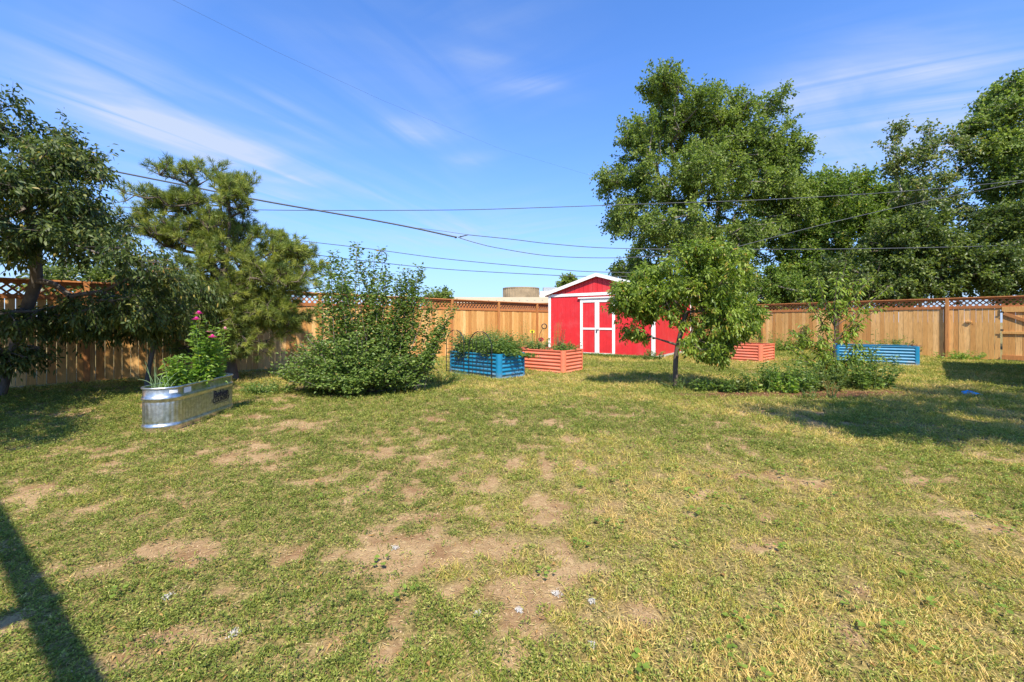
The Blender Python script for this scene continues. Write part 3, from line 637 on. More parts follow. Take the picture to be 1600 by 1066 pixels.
# ------------------------------------------------------------------ stock tank with zinnias
def build_tank():
    A = np.array([-4.20, 5.03]); Bc = np.array([-4.30, 6.03]); ax = Bc - A; Ln = float(np.linalg.norm(ax)); th = math.atan2(ax[1], ax[0]); r = .205; h = .53
    T = thing('stock_tank', 'oblong galvanized stock tank planted with tall pink zinnias on the left lawn', 'planter', (A[0], A[1], 0), th)
    # outline: stadium; local x along the axis, y left
    def outline(rr, n=90):
        p = []
        for a in np.linspace(90, 270, n): p.append((rr * math.cos(R(a)), rr * math.sin(R(a))))
        for x in np.linspace(0, Ln, 190)[1:-1]: p.append((x, -rr))
        for a in np.linspace(-90, 90, n): p.append((Ln + rr * math.cos(R(a)), rr * math.sin(R(a))))
        for x in np.linspace(Ln, 0, 190)[1:-1]: p.append((x, rr))
        return np.array(p)
    def sweep(name, prof, mat, flute=0, z0=.12, z1=.36):
        base = outline(r); N_ = len(base); nb = base.copy()
        nrm = np.where(base[:, :1] < 0, base, np.where(base[:, :1] > Ln, base - np.array([[Ln, 0]]), base * np.array([[0, 1]]))); nrm = unit(nrm)
        per = np.cumsum(np.linalg.norm(np.diff(np.vstack([base[:1], base]), axis=0), axis=1))
        V = []
        for (o_, z) in prof:
            f = (flute * (np.abs(np.sin(per * 62))) if flute and z0 < z < z1 else 0 * per)
            q = base + nrm * (o_ + f)[:, None]
            V.append(np.column_stack([q, np.full(N_, z)]))
        V = np.vstack(V); F = [(i * N_ + j, i * N_ + (j + 1) % N_, (i + 1) * N_ + (j + 1) % N_, (i + 1) * N_ + j) for i in range(len(prof) - 1) for j in range(N_)]
        return mesh_np(name, V, F, mat, T, smooth=True)
    mt, nt, p, o = nodes('galvanized_steel'); n1 = tex(nt, 25, 4, .6); n2 = tex(nt, 3, 4)
    nt.links.new(ramp(nt, n1, [(.35, (.46, .47, .46)), (.65, (.72, .73, .72))]), p.inputs['Base Color']); p.inputs['Metallic'].default_value = 1
    nt.links.new(ramp(nt, n2, [(.3, (.30, .30, .30)), (.7, (.50, .50, .50))]), p.inputs['Roughness']); bump(nt, p, n1, .08, .005)
    prof = [(-.012, -.02), (-.005, .0), (-.004, .045), (.006, .055), (.010, .07), (.006, .085), (-.002, .095), (-.004, .11), (-.004, .13)] + [(-.004, z) for z in np.linspace(.14, .35, 8)] + [(-.004, .365), (.004, .375), (.012, .392), (.012, .402), (.004, .42), (-.002, .43), (-.002, .50)]
    sweep('shell', prof, mt, .0038); sweep('rim', [(-.004, .505), (.006, .507), (.013, .515), (.013, .525), (.005, .533), (-.006, .532), (-.012, .523), (-.010, .512), (-.008, .30), (-.010, -.01)], mt)
    so = outline(r - .014); V = [(Ln / 2, 0, .40)] + [(x, y, .39) for x, y in so]; n = len(so)
    F = [(0, 1 + j, 1 + (j + 1) % n) for j in range(n)]; mesh_np('soil', V, F, M['soil'], T)
    # stickers on the near side (local -y side or the rounded end)
    def text(body, size, x, z, off):
        cu = bpy.data.curves.new('lettering', 'FONT'); cu.body = body; cu.size = size; cu.align_x = 'CENTER'; cu.extrude = .0008; cu.offset = off; cu.space_character = .92
        tmp = bpy.data.objects.new('lettering', cu); COL.objects.link(tmp); bpy.context.view_layer.update()
        me = bpy.data.meshes.new_from_object(tmp.evaluated_get(bpy.context.evaluated_depsgraph_get())); COL.objects.unlink(tmp); bpy.data.objects.remove(tmp)
        me.materials.clear(); me.materials.append(M['ink']); o = bpy.data.objects.new('lettering', me); COL.objects.link(o); o.parent = T
        o.location = (x, -r - .0055, z); o.rotation_euler = (R(90), 0, 0)
    text('Behlen', .135, .78, .262, .0025); text('COUNTRY', .086, .78, .195, .002)
    MB().box((.61, -r - .0068, .176), (.95, -r - .0058, .182)).build('lettering', M['ink'], T)
    def arcsticker(a0, a1, z0, z1):
        k = MB()
        for i in range(6):
            t0 = R(a0 + (a1 - a0) * i / 6); t1 = R(a0 + (a1 - a0) * (i + 1) / 6); rr = r + .0015
            k.add([(rr * math.cos(t0), rr * math.sin(t0), z0), (rr * math.cos(t1), rr * math.sin(t1), z0), (rr * math.cos(t1), rr * math.sin(t1), z1), (rr * math.cos(t0), rr * math.sin(t0), z1)], [(0, 1, 2, 3)])
        k.build('sticker', M['sticker'], T)
    arcsticker(226, 250, .455, .495)
    MB().box((.02, -r - .0015, .432), (.15, -r - .0005, .498)).build('sticker', M['sticker'], T)
    return A, Bc
TA, TB = build_tank()

def zinnia():
    rng = np.random.default_rng(4); d = TB - TA
    def W(f, off, z): q = TA + d * f + np.array([d[1], -d[0]]) / np.linalg.norm(d) * off; return (q[0], q[1], z)
    # main clump: top at about 1.35 m
    heads = [(.55, .05, 1.42, 'pink', .055), (.42, .10, 1.34, 'pink', .055), (.70, .10, 1.17, 'palepink', .05), (.62, .18, 1.10, 'pink', .055), (1.15, .05, 1.2, 'palepink', .04)]
    st = [(W(.5 + .08 * i % .4, rng.uniform(-.1, .12), .4), W(h[0], h[1], h[2] - .03), rng.uniform(-.05, .05)) for i, h in enumerate(heads)]
    st += [(W(rng.uniform(.3, .9), rng.uniform(-.15, .15), .4), W(rng.uniform(.35, 1.0), rng.uniform(-.1, .3), rng.uniform(.85, 1.25)), rng.uniform(-.05, .05)) for i in range(12)]
    st += [(W(.9, 0, .4), W(1.02, .1, .8), .03), (W(.95, 0, .4), W(1.15, .0, .62), .03)]
    b = W(.6, 0, .39)
    root = stemplant('zinnia_plant', 'tall bushy zinnia with magenta and faded pink flower heads in the tank', 'flowering plant', b, st, 90, .10, .05, M['lf_zin'], 9, up=.35, spread=.07, f0=.08)
    for i, h in enumerate(heads):
        p = np.array(W(h[0], h[1], h[2])) - np.array(b); k = MB()
        for ring, (rr, zz) in enumerate(((h[4], 0), (h[4] * .75, .010), (h[4] * .5, .02))):
            for a in np.linspace(0, 6.283, 14, endpoint=False):
                a += ring * .2; c_, s_ = math.cos(a), math.sin(a); w = .012
                k.add([(p[0] + c_ * .008 - s_ * w * .4, p[1] + s_ * .008 + c_ * w * .4, p[2] + zz), (p[0] + c_ * .008 + s_ * w * .4, p[1] + s_ * .008 - c_ * w * .4, p[2] + zz), (p[0] + c_ * rr + s_ * w, p[1] + s_ * rr - c_ * w, p[2] + zz - .006), (p[0] + c_ * rr - s_ * w, p[1] + s_ * rr + c_ * w, p[2] + zz - .006)], [(0, 1, 2, 3)])
        k.lathe([(.001, .028), (.012, .026), (.016, .012), (.012, -.012), (.001, -.02)], 8, tuple(p))
        k.build('flower_head', M[h[3]], root)
    # second shorter clump to the left
    st = [(W(rng.uniform(.05, .4), rng.uniform(-.1, .1), .4), W(rng.uniform(.05, .38), rng.uniform(-.12, .12), rng.uniform(.7, 1.02)), .03) for i in range(7)]
    b = W(.22, 0, .39)
    root = stemplant('zinnia_plant', 'shorter yellow-green zinnia left of the tall one in the tank', 'flowering plant', b, st, 80, .095, .05, M['lf_zin'], 19, up=.35, spread=.07)
    st = [(W(rng.uniform(.1, 1.0), rng.uniform(-.13, .13), .4), W(rng.uniform(.05, 1.05), rng.uniform(-.15, .16), rng.uniform(.46, .62)), .02) for i in range(26)]
    stemplant('ground_cover', 'low yellow-green seedlings filling the stock tank soil', 'plants', W(.5, 0, .39), st, 16, .05, .03, M['lf_zin'], 29, up=.5, spread=.03)
    # onion-like blades near the left end
    k = MB(); b = W(-.1, 0, .39)
    for i in range(16):
        a = rng.uniform(0, 6.283); ln = rng.uniform(.25, .48); o = rng.uniform(.02, .22) if i else .42; s = np.linspace(0, 1, 9); x0 = rng.normal(0, .05); y0 = rng.normal(0, .05)
        k.tube(np.column_stack([x0 + o * math.cos(a) * s ** 1.8, y0 + o * math.sin(a) * s ** 1.8, ln * (s - .35 * s ** 3 * (o > .15))]), np.linspace(.0055, .0015, 9), 5)
    root = thing('onion_plant', 'clump of long arching onion leaves near the left end of the tank', 'plant', b); k.build('foliage', plain('onion_green', (.14, .22, .09), .5), root, True)
zinnia()

# ------------------------------------------------------------------ garden trees and shrubs
def young_tree():
    b = (3.16, 8.05, 0)
    bl = B(8.05, .72, [(q, w_, e_, f_) for q, w_, e_, f_ in [(1070, 460, 60, 50), (1128, 500, 36, 36), (1085, 530, 26, 18), (1010, 465, 36, 34), (970, 480, 15, 14), (985, 450, 26, 32), (1022, 478, 32, 26), (1002, 522, 20, 16), (1050, 425, 46, 34), (1108, 420, 48, 36), (1142, 468, 36, 32), (1100, 492, 38, 28), (1148, 516, 26, 14), (1112, 545, 30, 16), (1085, 396, 32, 14), (1155, 485, 14, 18)]])
    tree('young_fruit_tree', 'young round-crowned peach tree with thin trunk in front of the red shed', 'tree', b,
         [b, (3.165, 8.05, .2), (3.16, 8.05, .4), (3.17, 8.05, .6), (3.21, 8.05, .85), (3.28, 8.05, 1.15), (3.36, 8.05, 1.5)], bl, 430, 5, 15, .20, .082, .031, M['lf_peach'], M['bark_dark'], 31, droop=.22, kind='lance', rad=.048, tip=.004, bend=.22, mind=4, shell=.6)
    # grow guard: loose weeds at the foot
    rng = np.random.default_rng(3)
    st = [((3.16 + rng.normal(0, .05), 8.0 + rng.normal(0, .05), 0), (3.16 + rng.normal(0, .12), 7.95 + rng.normal(0, .1), rng.uniform(.1, .3)), .02) for _ in range(12)]
    stemplant('dark_weeds', 'dark tangle of weeds and roots round the foot of the young tree', 'plant', (3.16, 7.98, 0), st, 14, .07, .025, M['lf_dark'], 8, kind='lance')
young_tree()
def left_tree():
    b = (-9.0, 7.3, 0)
    bl = B(6.3, 1.1, [(20, 200, 36, 42), (62, 235, 26, 26), (108, 266, 38, 24), (40, 300, 60, 45), (108, 322, 40, 30), (60, 378, 70, 32), (145, 378, 34, 14), (-40, 330, 60, 90), (215, 402, 30, 16)]) + B(6.9, .6, [(245, 445, 45, 20), (60, 500, 60, 22), (150, 478, 60, 24), (15, 555, 26, 26), (225, 478, 50, 24)]) + B(7.6, .7, [(80, 350, 60, 26), (130, 352, 26, 14)])
    tree('leafy_fruit_tree', 'large dark leafy tree with grey forked trunk at the left edge', 'tree', b,
         [b, (-8.8, 7.25, .5), (-8.55, 7.2, 1.0), (-8.3, 7.1, 1.5), (-8.0, 7.0, 2.0), (-7.8, 6.8, 2.6), (-7.6, 6.5, 3.1)], bl, 520, 5, 15, .30, .088, .029, M['lf_left'], M['bark_dull'], 77, droop=.25, kind='lance', rad=.085, tip=.005, bend=.25, mind=2, shell=.6)
    bl = [(-6.35, 8.0, 1.75, .5, .5, .35), (-6.9, 7.9, 1.35, .7, .5, .35), (-7.7, 7.8, 1.3, .8, .4, .3), (-6.9, 8.0, 2.0, .6, .4, .3)]
    tree('leafy_fruit_tree', 'smaller lance-leaved tree drooping over the left fence between the big tree and the pine', 'tree', (-7.3, 8.3, 0),
         [(-7.3, 8.3, 0), (-7.2, 8.25, .4), (-7.05, 8.2, .9), (-6.9, 8.1, 1.3)], bl, 120, 5, 15, .3, .090, .030, M['lf_left'], M['bark_dull'], 78, droop=.7, kind='lance', rad=.04, tip=.004, bend=.35, mind=1)
left_tree()
def shrub():
    rng = np.random.default_rng(12); b = np.array([-2.75, 7.75, 0.]); st = []
    tops = [(-.65, 0, 2.62), (-.42, .1, 2.5), (-.1, 0, 2.78), (.1, .15, 2.6), (.33, .0, 2.66), (.38, .05, 2.2), (.62, .1, 2.3), (.85, .1, 2.25), (1.05, .05, 2.35), (-.9, .1, 2.3), (-.25, -.2, 2.35), (.0, .2, 2.45), (1.25, .1, 1.9), (.7, -.1, 2.1), (-.55, .2, 2.2), (.95, .2, 2.1), (1.62, .0, 1.55), (1.45, .1, 1.3)]
    for (x, y, z) in tops:
        for q in range(2): st.append((b + (x * .62 + rng.normal(0, .10), y * .3 + rng.normal(0, .1), 0), b + (x + rng.normal(0, .06), y + rng.normal(0, .06), z - q * rng.uniform(.1, .5)), rng.uniform(-.12, .12)))
    root = stemplant('leafy_shrub', 'sprawling green shrub with upright shoots in front of the left fence', 'shrub', tuple(b), st, 380, .085, .055, M['lf_bush'], 13, spread=.12, up=.4, sr=.009, smat=M['bark_grey'], f0=.3, taper=.25, pname='shoots')
    # arching mound of lower branches
    st = []
    for i in range(260):
        a = rng.uniform(0, 6.283); rr = math.sqrt(rng.random()); ex = rr * math.cos(a) * 1.5 - .15; ey = rr * math.sin(a) * .85; ez = (.32 + .95 * (1 - rr ** 2.2)) * rng.uniform(.45, 1.15)
        p0 = b + (ex * .2, ey * .2, .0); p1 = b + (ex, ey, ez); st.append((p0, p1, rng.uniform(.0, .2)))
    stemplant('leafy_shrub', None, None, tuple(b), st, 130, .070, .048, M['lf_bush'], 14, spread=.16, up=.3, sr=.008, smat=M['bark_grey'], f0=.30, taper=.15, root=root, pname='lower_foliage')
shrub()
def pine():
    rng = np.random.default_rng(51); b = np.array([-6.3, 9.4, 0.]); root = thing('pine_tree', 'bushy two-topped pine tree above the left fence', 'tree', tuple(b))
    bl = B(9.4, .85, [(297, 278, 24, 22), (358, 286, 27, 24), (300, 322, 40, 22), (372, 318, 22, 20), (250, 322, 34, 20), (226, 358, 26, 20), (280, 372, 42, 28), (352, 352, 34, 30), (345, 408, 55, 36), (418, 388, 40, 26), (458, 398, 22, 18), (300, 440, 58, 32), (398, 448, 55, 34), (468, 440, 38, 20), (440, 495, 42, 28), (352, 500, 58, 26), (272, 500, 36, 20), (380, 540, 46, 18), (500, 428, 14, 12), (330, 460, 70, 34), (410, 495, 50, 30), (330, 540, 50, 18), (320, 372, 50, 36), (425, 420, 50, 30)])
    T0 = blobpts(bl, 1080, rng, .8) - b
    tk = [(0, 0, 0), (-.1, 0, .5), (-.15, 0, 1.0), (-.2, 0, 1.6), (-.25, 0, 2.1)]
    pos = [np.array(p) for p in tk]; par = [-1, 0, 1, 2, 3]; ends = []
    for top in ((-.98, .1, 4.7), (-.10, -.1, 4.6)):
        last = 4
        for i in range(1, 9): pos.append(np.array(tk[-1]) + (np.array(top) - np.array(tk[-1])) * i / 8 + np.array([(.12 if top[0] > -.5 else -.12) * math.sin(i / 8 * math.pi), 0, 0])); par.append(last); last = len(pos) - 1
    order = np.argsort(np.linalg.norm(T0 - np.array([-.3, 0, 2.2]), axis=1))
    for i in order:
        q = T0[i]; A = np.array(pos[2:]); dv = q - A; k = int(np.argmin(np.linalg.norm(dv, axis=1) + .4 * np.maximum(0, -dv[:, 2]))) + 2; a = pos[k]; dd = np.linalg.norm(q - a); n = max(1, int(dd / .3)); last = k
        for j in range(1, n + 1): f = j / n; pos.append(a + (q - a) * f - np.array([0, 0, .10 * dd * math.sin(math.pi * f)])); par.append(last); last = len(pos) - 1
    pos = np.array(pos); par = np.array(par); r = radii(pos, par, .008, base=.12); i = np.arange(1, len(pos)); V, F = tubes_np(pos[par[i]], pos[i], r[par[i]], r[i], 7)
    cen = np.array([-.35, 0, 2.2]); E = np.repeat(T0, 4, 0); sd = unit(unit(E - cen) * .9 + rng.normal(size=E.shape) * .65 + np.array([[0, 0, .45]])); TE = E + sd * rng.uniform(.08, .26, len(E))[:, None]
    V2, F2 = tubes_np(E, TE, np.full(len(E), .007), np.full(len(E), .005), 4); mesh_np('trunk', np.vstack([V, V2]), np.vstack([F, F2 + len(V)]), M['bark_dark'], root, smooth=True)
    T = TE; D = sd; k = 48; n = len(T) * k; P = np.repeat(T, k, 0); DD = np.repeat(D, k, 0)
    P = P - DD * (rng.random(n) * .09)[:, None]; nd = unit(DD * rng.uniform(.3, 1.4, n)[:, None] + rng.normal(size=(n, 3)) * .55)
    t = np.clip(np.repeat(rng.normal(.5, .2, len(T)), k) + rng.normal(0, .1, n), 0, .93)
    dead = np.repeat((np.linalg.norm(T - np.array([-1.35, -.5, 2.55]), axis=1) < .36), k); t[dead] = 1
    leaves('needles', P, nd, rng.uniform(.10, .17, n), np.full(n, .0085), M['needle'], root, rng, 'kite', .04, .3, t)
pine()
def sapling():
    rng = np.random.default_rng(61); b = np.array([6.55, 8.45, 0.]); st = [(b, b + (.0, 0, 1.2), .02), (b + (0, 0, 1.0), b + (.28, .1, 2.35), .04), (b + (0, 0, 1.1), b + (.05, 0, 2.2), .03), (b + (0, 0, .9), b + (.75, 0, 1.7), .05), (b + (0, 0, 1.2), b + (.7, .1, 2.1), .05), (b + (0, 0, .9), b + (-.55, .1, 1.75), .05), (b + (0, 0, 1.3), b + (.6, .0, 2.2), .05), (b + (0, 0, .6), b + (-.85, -.1, 1.05), .06), (b + (0, 0, .7), b + (-.6, .1, 1.25), .06), (b + (0, 0, .8), b + (.5, 0, 1.25), .05), (b + (0, 0, .4), b + (-.6, -.15, .75), .05), (b + (0, 0, .4), b + (.55, -.2, .7), .05), (b, b + (.5, -.2, .8), .05), (b, b + (-.5, -.2, .9), .05), (b, b + (.2, -.3, .95), .05), (b, b + (-.25, -.3, .7), .05), (b, b + (-.8, 0, .8), .05), (b, b + (-.1, .2, 1.3), .05), (b + (0, 0, 1.2), b + (-.35, 0, 2.2), .05), (b + (0, 0, 1.5), b + (.35, 0, 2.1), .03)]
    r = stemplant('fruit_sapling', 'slender young sapling with drooping long leaves among the vegetable plants', 'tree', tuple(b), st[:1], 60, .13, .042, M['lf_peach'], 62, kind='lance', sr=.018, smat=M['bark_dark'], f0=.3, pname='lower_foliage')
    stemplant('x', None, None, tuple(b), st[1:] + [(p, q + rng.normal(0, .14, 3), .05) for p, q, _ in st[1:]], 75, .115, .038, M['lf_peach'], 63, kind='lance', sr=.010, smat=M['bark_dark'], f0=.2, root=r, spread=.07, droop=.9, up=.1, taper=.2, bend=.4)
sapling()

# ------------------------------------------------------------------ vegetables and weeds
VEG = 'vegetable plants in the mulched bed'
def clump(name, label, cat, x, y, rx, ry, h, n, per, L, W, mat, seed, group=None, z=0, kind='kite', up=.3, lean=.3, **kw):
    if group == VEG: rx *= 1.25; n = int(n * 1.5); L *= 1.15; W *= 1.25; h *= 1.12 if n > 5 else 1
    rng = np.random.default_rng(seed); st = []
    for i in range(n):
        a = rng.uniform(0, 6.283); q = math.sqrt(rng.random()); dx = rx * q * math.cos(a); dy = ry * q * math.sin(a)
        st.append(((x + dx * (1 - lean), y + dy * (1 - lean), z), (x + dx * (1 + lean), y + dy * (1 + lean), z + h * rng.uniform(.5, 1.05) * (1 - .25 * q)), rng.uniform(.0, .06)))
    return stemplant(name, label, cat, (x, y, z), st, per, L, W, mat, seed + 500, group=group, kind=kind, up=up, **kw)
clump('vegetable_plant', 'low dark leafy plant just right of the young tree trunk', 'plant', 3.75, 7.75, .28, .2, .32, 16, 22, .09, .045, M['lf_veg'], 101, VEG)
clump('vegetable_plant', 'tangled dark pepper plant second from the young tree trunk', 'plant', 4.15, 7.75, .25, .2, .36, 14, 24, .08, .045, M['lf_dark'], 102, VEG)
clump('vegetable_plant', 'tall dark leafy pepper plant in front of the right orange bed', 'plant', 4.7, 7.7, .24, .2, .62, 14, 30, .09, .05, M['lf_veg'], 103, VEG)
clump('vegetable_plant', 'yellowing bean plant in the middle of the mulched bed', 'plant', 5.0, 7.65, .2, .2, .5, 9, 20, .09, .05, M['lf_zin'], 104, VEG)
clump('vegetable_plant', 'bushy mid green plant between the yellow bean and the sapling', 'plant', 5.35, 7.75, .34, .25, .58, 20, 30, .09, .05, M['lf_veg'], 105, VEG)
clump('vegetable_plant', 'dark low bush to the left of the sapling foot', 'plant', 5.9, 7.9, .34, .3, .55, 22, 28, .085, .045, M['lf_dark'], 106, VEG)
clump('vegetable_plant', 'big leafy bush right of the sapling in front of the blue bed', 'plant', 6.85, 8.0, .45, .3, .72, 30, 34, .085, .045, M['lf_veg'], 107, VEG)
clump('vegetable_plant', 'tall single-stemmed dark plant reaching over the right blue bed', 'plant', 7.15, 8.1, .10, .1, 1.2, 3, 42, .12, .035, M['lf_dark'], 108, VEG, kind='lance')
clump('dry_plant', 'small straw coloured dead plant standing in front of the mulched bed', 'plant', 5.48, 7.15, .13, .1, .36, 16, 26, .045, .012, M['lf_dry'], 109, up=.9)
clump('pale_weed', 'small pale green weed left of the straw coloured dead plant', 'plant', 5.0, 7.0, .1, .1, .25, 8, 24, .05, .02, M['lf_pop'], 110, up=.6)
clump('purple_shrub', 'dusky purple leafed plant behind the right orange bed', 'shrub', 7.6, 14.3, .45, .3, 1.35, 26, 36, .13, .08, M['lf_purple'], 111)
clump('climbing_vine', 'thin dark vine climbing the right fence behind the orange bed', 'plant', 13.0, 18.6, .22, .1, 1.45, 6, 60, .12, .09, M['lf_veg'], 112, lean=.0)
clump('fence_weeds', 'fuzzy pale green weeds behind the right orange bed', 'plant', 11.0, 18.2, 1.0, .5, 1.0, 40, 22, .16, .04, M['lf_mid'], 113, kind='lance')
clump('fence_weeds', 'bushy green weeds at the fence base right of the blue bed', 'plant', 14.35, 15.6, .75, .4, .85, 36, 30, .12, .06, M['lf_mid'], 114)
clump('fence_weeds', 'low yellow-green weeds at the fence base left of the gate', 'plant', 15.3, 14.2, .7, .3, .4, 30, 20, .1, .05, M['lf_zin'], 115)
clump('fence_weeds', 'large leafy weeds between the right orange bed and the vine', 'plant', 12.2, 18.4, .6, .4, .9, 24, 26, .15, .1, M['lf_mid'], 116)
clump('bed_seedling', 'small dark seedling at the back of the right blue bed', 'plant', 12.25, 13.3, .1, .1, .32, 5, 16, .09, .05, M['lf_dark'], 117, z=.5)
clump('bed_seedling', 'reddish seedling near the right end of the right blue bed', 'plant', 12.45, 12.85, .12, .1, .18, 5, 12, .07, .04, M['lf_amar'], 118, z=.5)
clump('shed_weed', 'leafy weed at the front right corner of the red shed', 'plant', 4.75, 14.1, .35, .2, .42, 18, 24, .1, .06, M['lf_bush'], 119)
# vines in the left blue bed
rng = np.random.default_rng(7)
def vines():
    st = []; b = (*bp(0, .5, .5), .5)
    for i in range(230):
        a, c_ = rng.random(), rng.random(); p = bp(0, a, c_); e = bp(0, float(np.clip(a + rng.normal(0, .25), -.2, 1.15)), c_ + rng.normal(0, .15))
        over = rng.random(); z = rng.uniform(.62, 1.08) if over > .3 else rng.uniform(.40, .6)
        st.append(((*p, .5), (*e, z), rng.uniform(0, .12)))
    stemplant('squash_vines', 'mass of green vines spilling over the left blue raised bed', 'plant', b, st, 52, .085, .06, M['lf_veg'], 71, spread=.10, up=.3, sr=.005)
    clump('fennel_plant', 'feathery yellow-green plant rising from the left blue bed', 'plant', *bp(0, .8, .55), .35, .3, .85, 30, 40, .10, .010, M['lf_zin'], 72, z=.5, up=.8, spread=.1)
vines()
clump('flower_patch', 'dense leafy flower patch between the left blue and orange beds', 'plant', 1.0, 12.6, .9, .45, .85, 60, 34, .10, .055, M['lf_veg'], 121)
clump('feathery_plant', 'tall feathery pale plants against the fence left of the shed', 'plant', .55, 12.9, .4, .3, 1.55, 24, 60, .12, .010, M['lf_mid'], 122, up=.9, spread=.10)
clump('feathery_plant', 'thin pale plant close to the shed left corner', 'plant', 1.5, 14.6, .25, .2, 1.6, 8, 50, .12, .012, M['lf_zin'], 123, up=.9, spread=.08)
p = bp(1, .55, .25); clump('amaranth_plant', 'dusky red feathery plant rising from the left orange bed', 'plant', p[0], p[1], .12, .08, .72, 10, 34, .06, .022, M['lf_amar'], 124, z=.5, up=.7, lean=.9)
p = bp(1, .5, .2); clump('bean_plant', 'leafy plants inside the left orange bed near its corner', 'plant', p[0], p[1], .35, .3, .28, 22, 20, .09, .06, M['lf_veg'], 125, z=.5)
p = bp(1, .5, .72); clump('bean_plant', 'dark bushy plants inside the far half of the left orange bed', 'plant', p[0], p[1], .4, .45, .42, 30, 22, .08, .05, M['lf_bush'], 126, z=.5)
clump('grass_clump', 'tuft of tall grass beside the shrub and the left blue bed', 'plant', -1.55, 8.9, .5, .3, .3, 60, 12, .10, .014, M['lf_mid'], 127, up=1.2)
clump('grass_clump', 'weeds under the left end of the leafy shrub', 'plant', -4.35, 7.6, .35, .25, .3, 18, 18, .07, .045, M['lf_bush'], 128)
clump('grass_clump', 'green weeds at the far end of the stock tank', 'plant', -4.7, 7.6, .3, .25, .22, 18, 18, .07, .04, M['lf_veg'], 129)
clump('shed_grass', 'strip of dark grass along the shed door sill', 'grass', 3.1, 15.7, .1, .1, .12, 8, 10, .1, .02, M['lf_veg'], 130)
def shed_grass():
    rng = np.random.default_rng(9); n = 5000; s = rng.uniform(-.1, 4.4, n); q = -.05 - rng.random(n) ** 2 * .22; x = 1.52 + .799 * s + .602 * q; y = 17.01 - .602 * s + .799 * q; a = rng.random(n) * 6.283
    D = unit(np.stack([np.cos(a) * .4, np.sin(a) * .4, rng.uniform(.5, 1.4, n)], 1)); o = leaves('sill_grass', np.stack([x, y, 0 * x], 1), D, rng.uniform(.06, .17, n), np.full(n, .014), M['lf_veg'], None, rng, 'kite', .1, .3)
    setp(o, 'uncut green grass along the foot of the red shed', 'grass', kind='stuff')
shed_grass()

# ------------------------------------------------------------------ garden ornaments and wire trellises
def trellis(label, f0, f1, top):
    u = np.array(BEDFOOT[0][:2]); q0 = bp(0, -.14, f0); q1 = bp(0, -.14, f1); w = float(np.linalg.norm(q1 - q0)); d = (q1 - q0) / w
    t = thing('wire_trellis', label, 'trellis', (q0[0], q0[1], 0), math.atan2(d[1], d[0]), 'arched wire trellises at the left blue bed')
    r = w / 2; hs = top - r; an = np.linspace(0, np.pi, 17); pts = [(0, 0, -.05), (0, 0, hs * .5)] + [(r - r * math.cos(a), 0, hs + r * math.sin(a)) for a in an] + [(w, 0, hs * .5), (w, 0, -.05)]
    MB().tube(pts, .011, 6).build('frame', M['black'], t, True)
    k = MB()
    for x in np.linspace(0, w, 7)[1:-1]: k.tube([(x, 0, 0), (x, 0, hs / 2), (x, 0, hs + math.sqrt(max(0, r * r - (x - r) ** 2)))], .005, 4)
    for z in np.arange(.08, hs + .02, .11): k.tube([(0, .0, z), (w / 2, 0, z), (w, 0, z)], .004, 4)
    k.build('mesh', M['black'], t)
trellis('black arched wire trellis at the corner end of the left blue bed', .06, .50, 1.08)
trellis('black arched wire trellis at the shrub end of the left blue bed', .60, .98, 1.10)
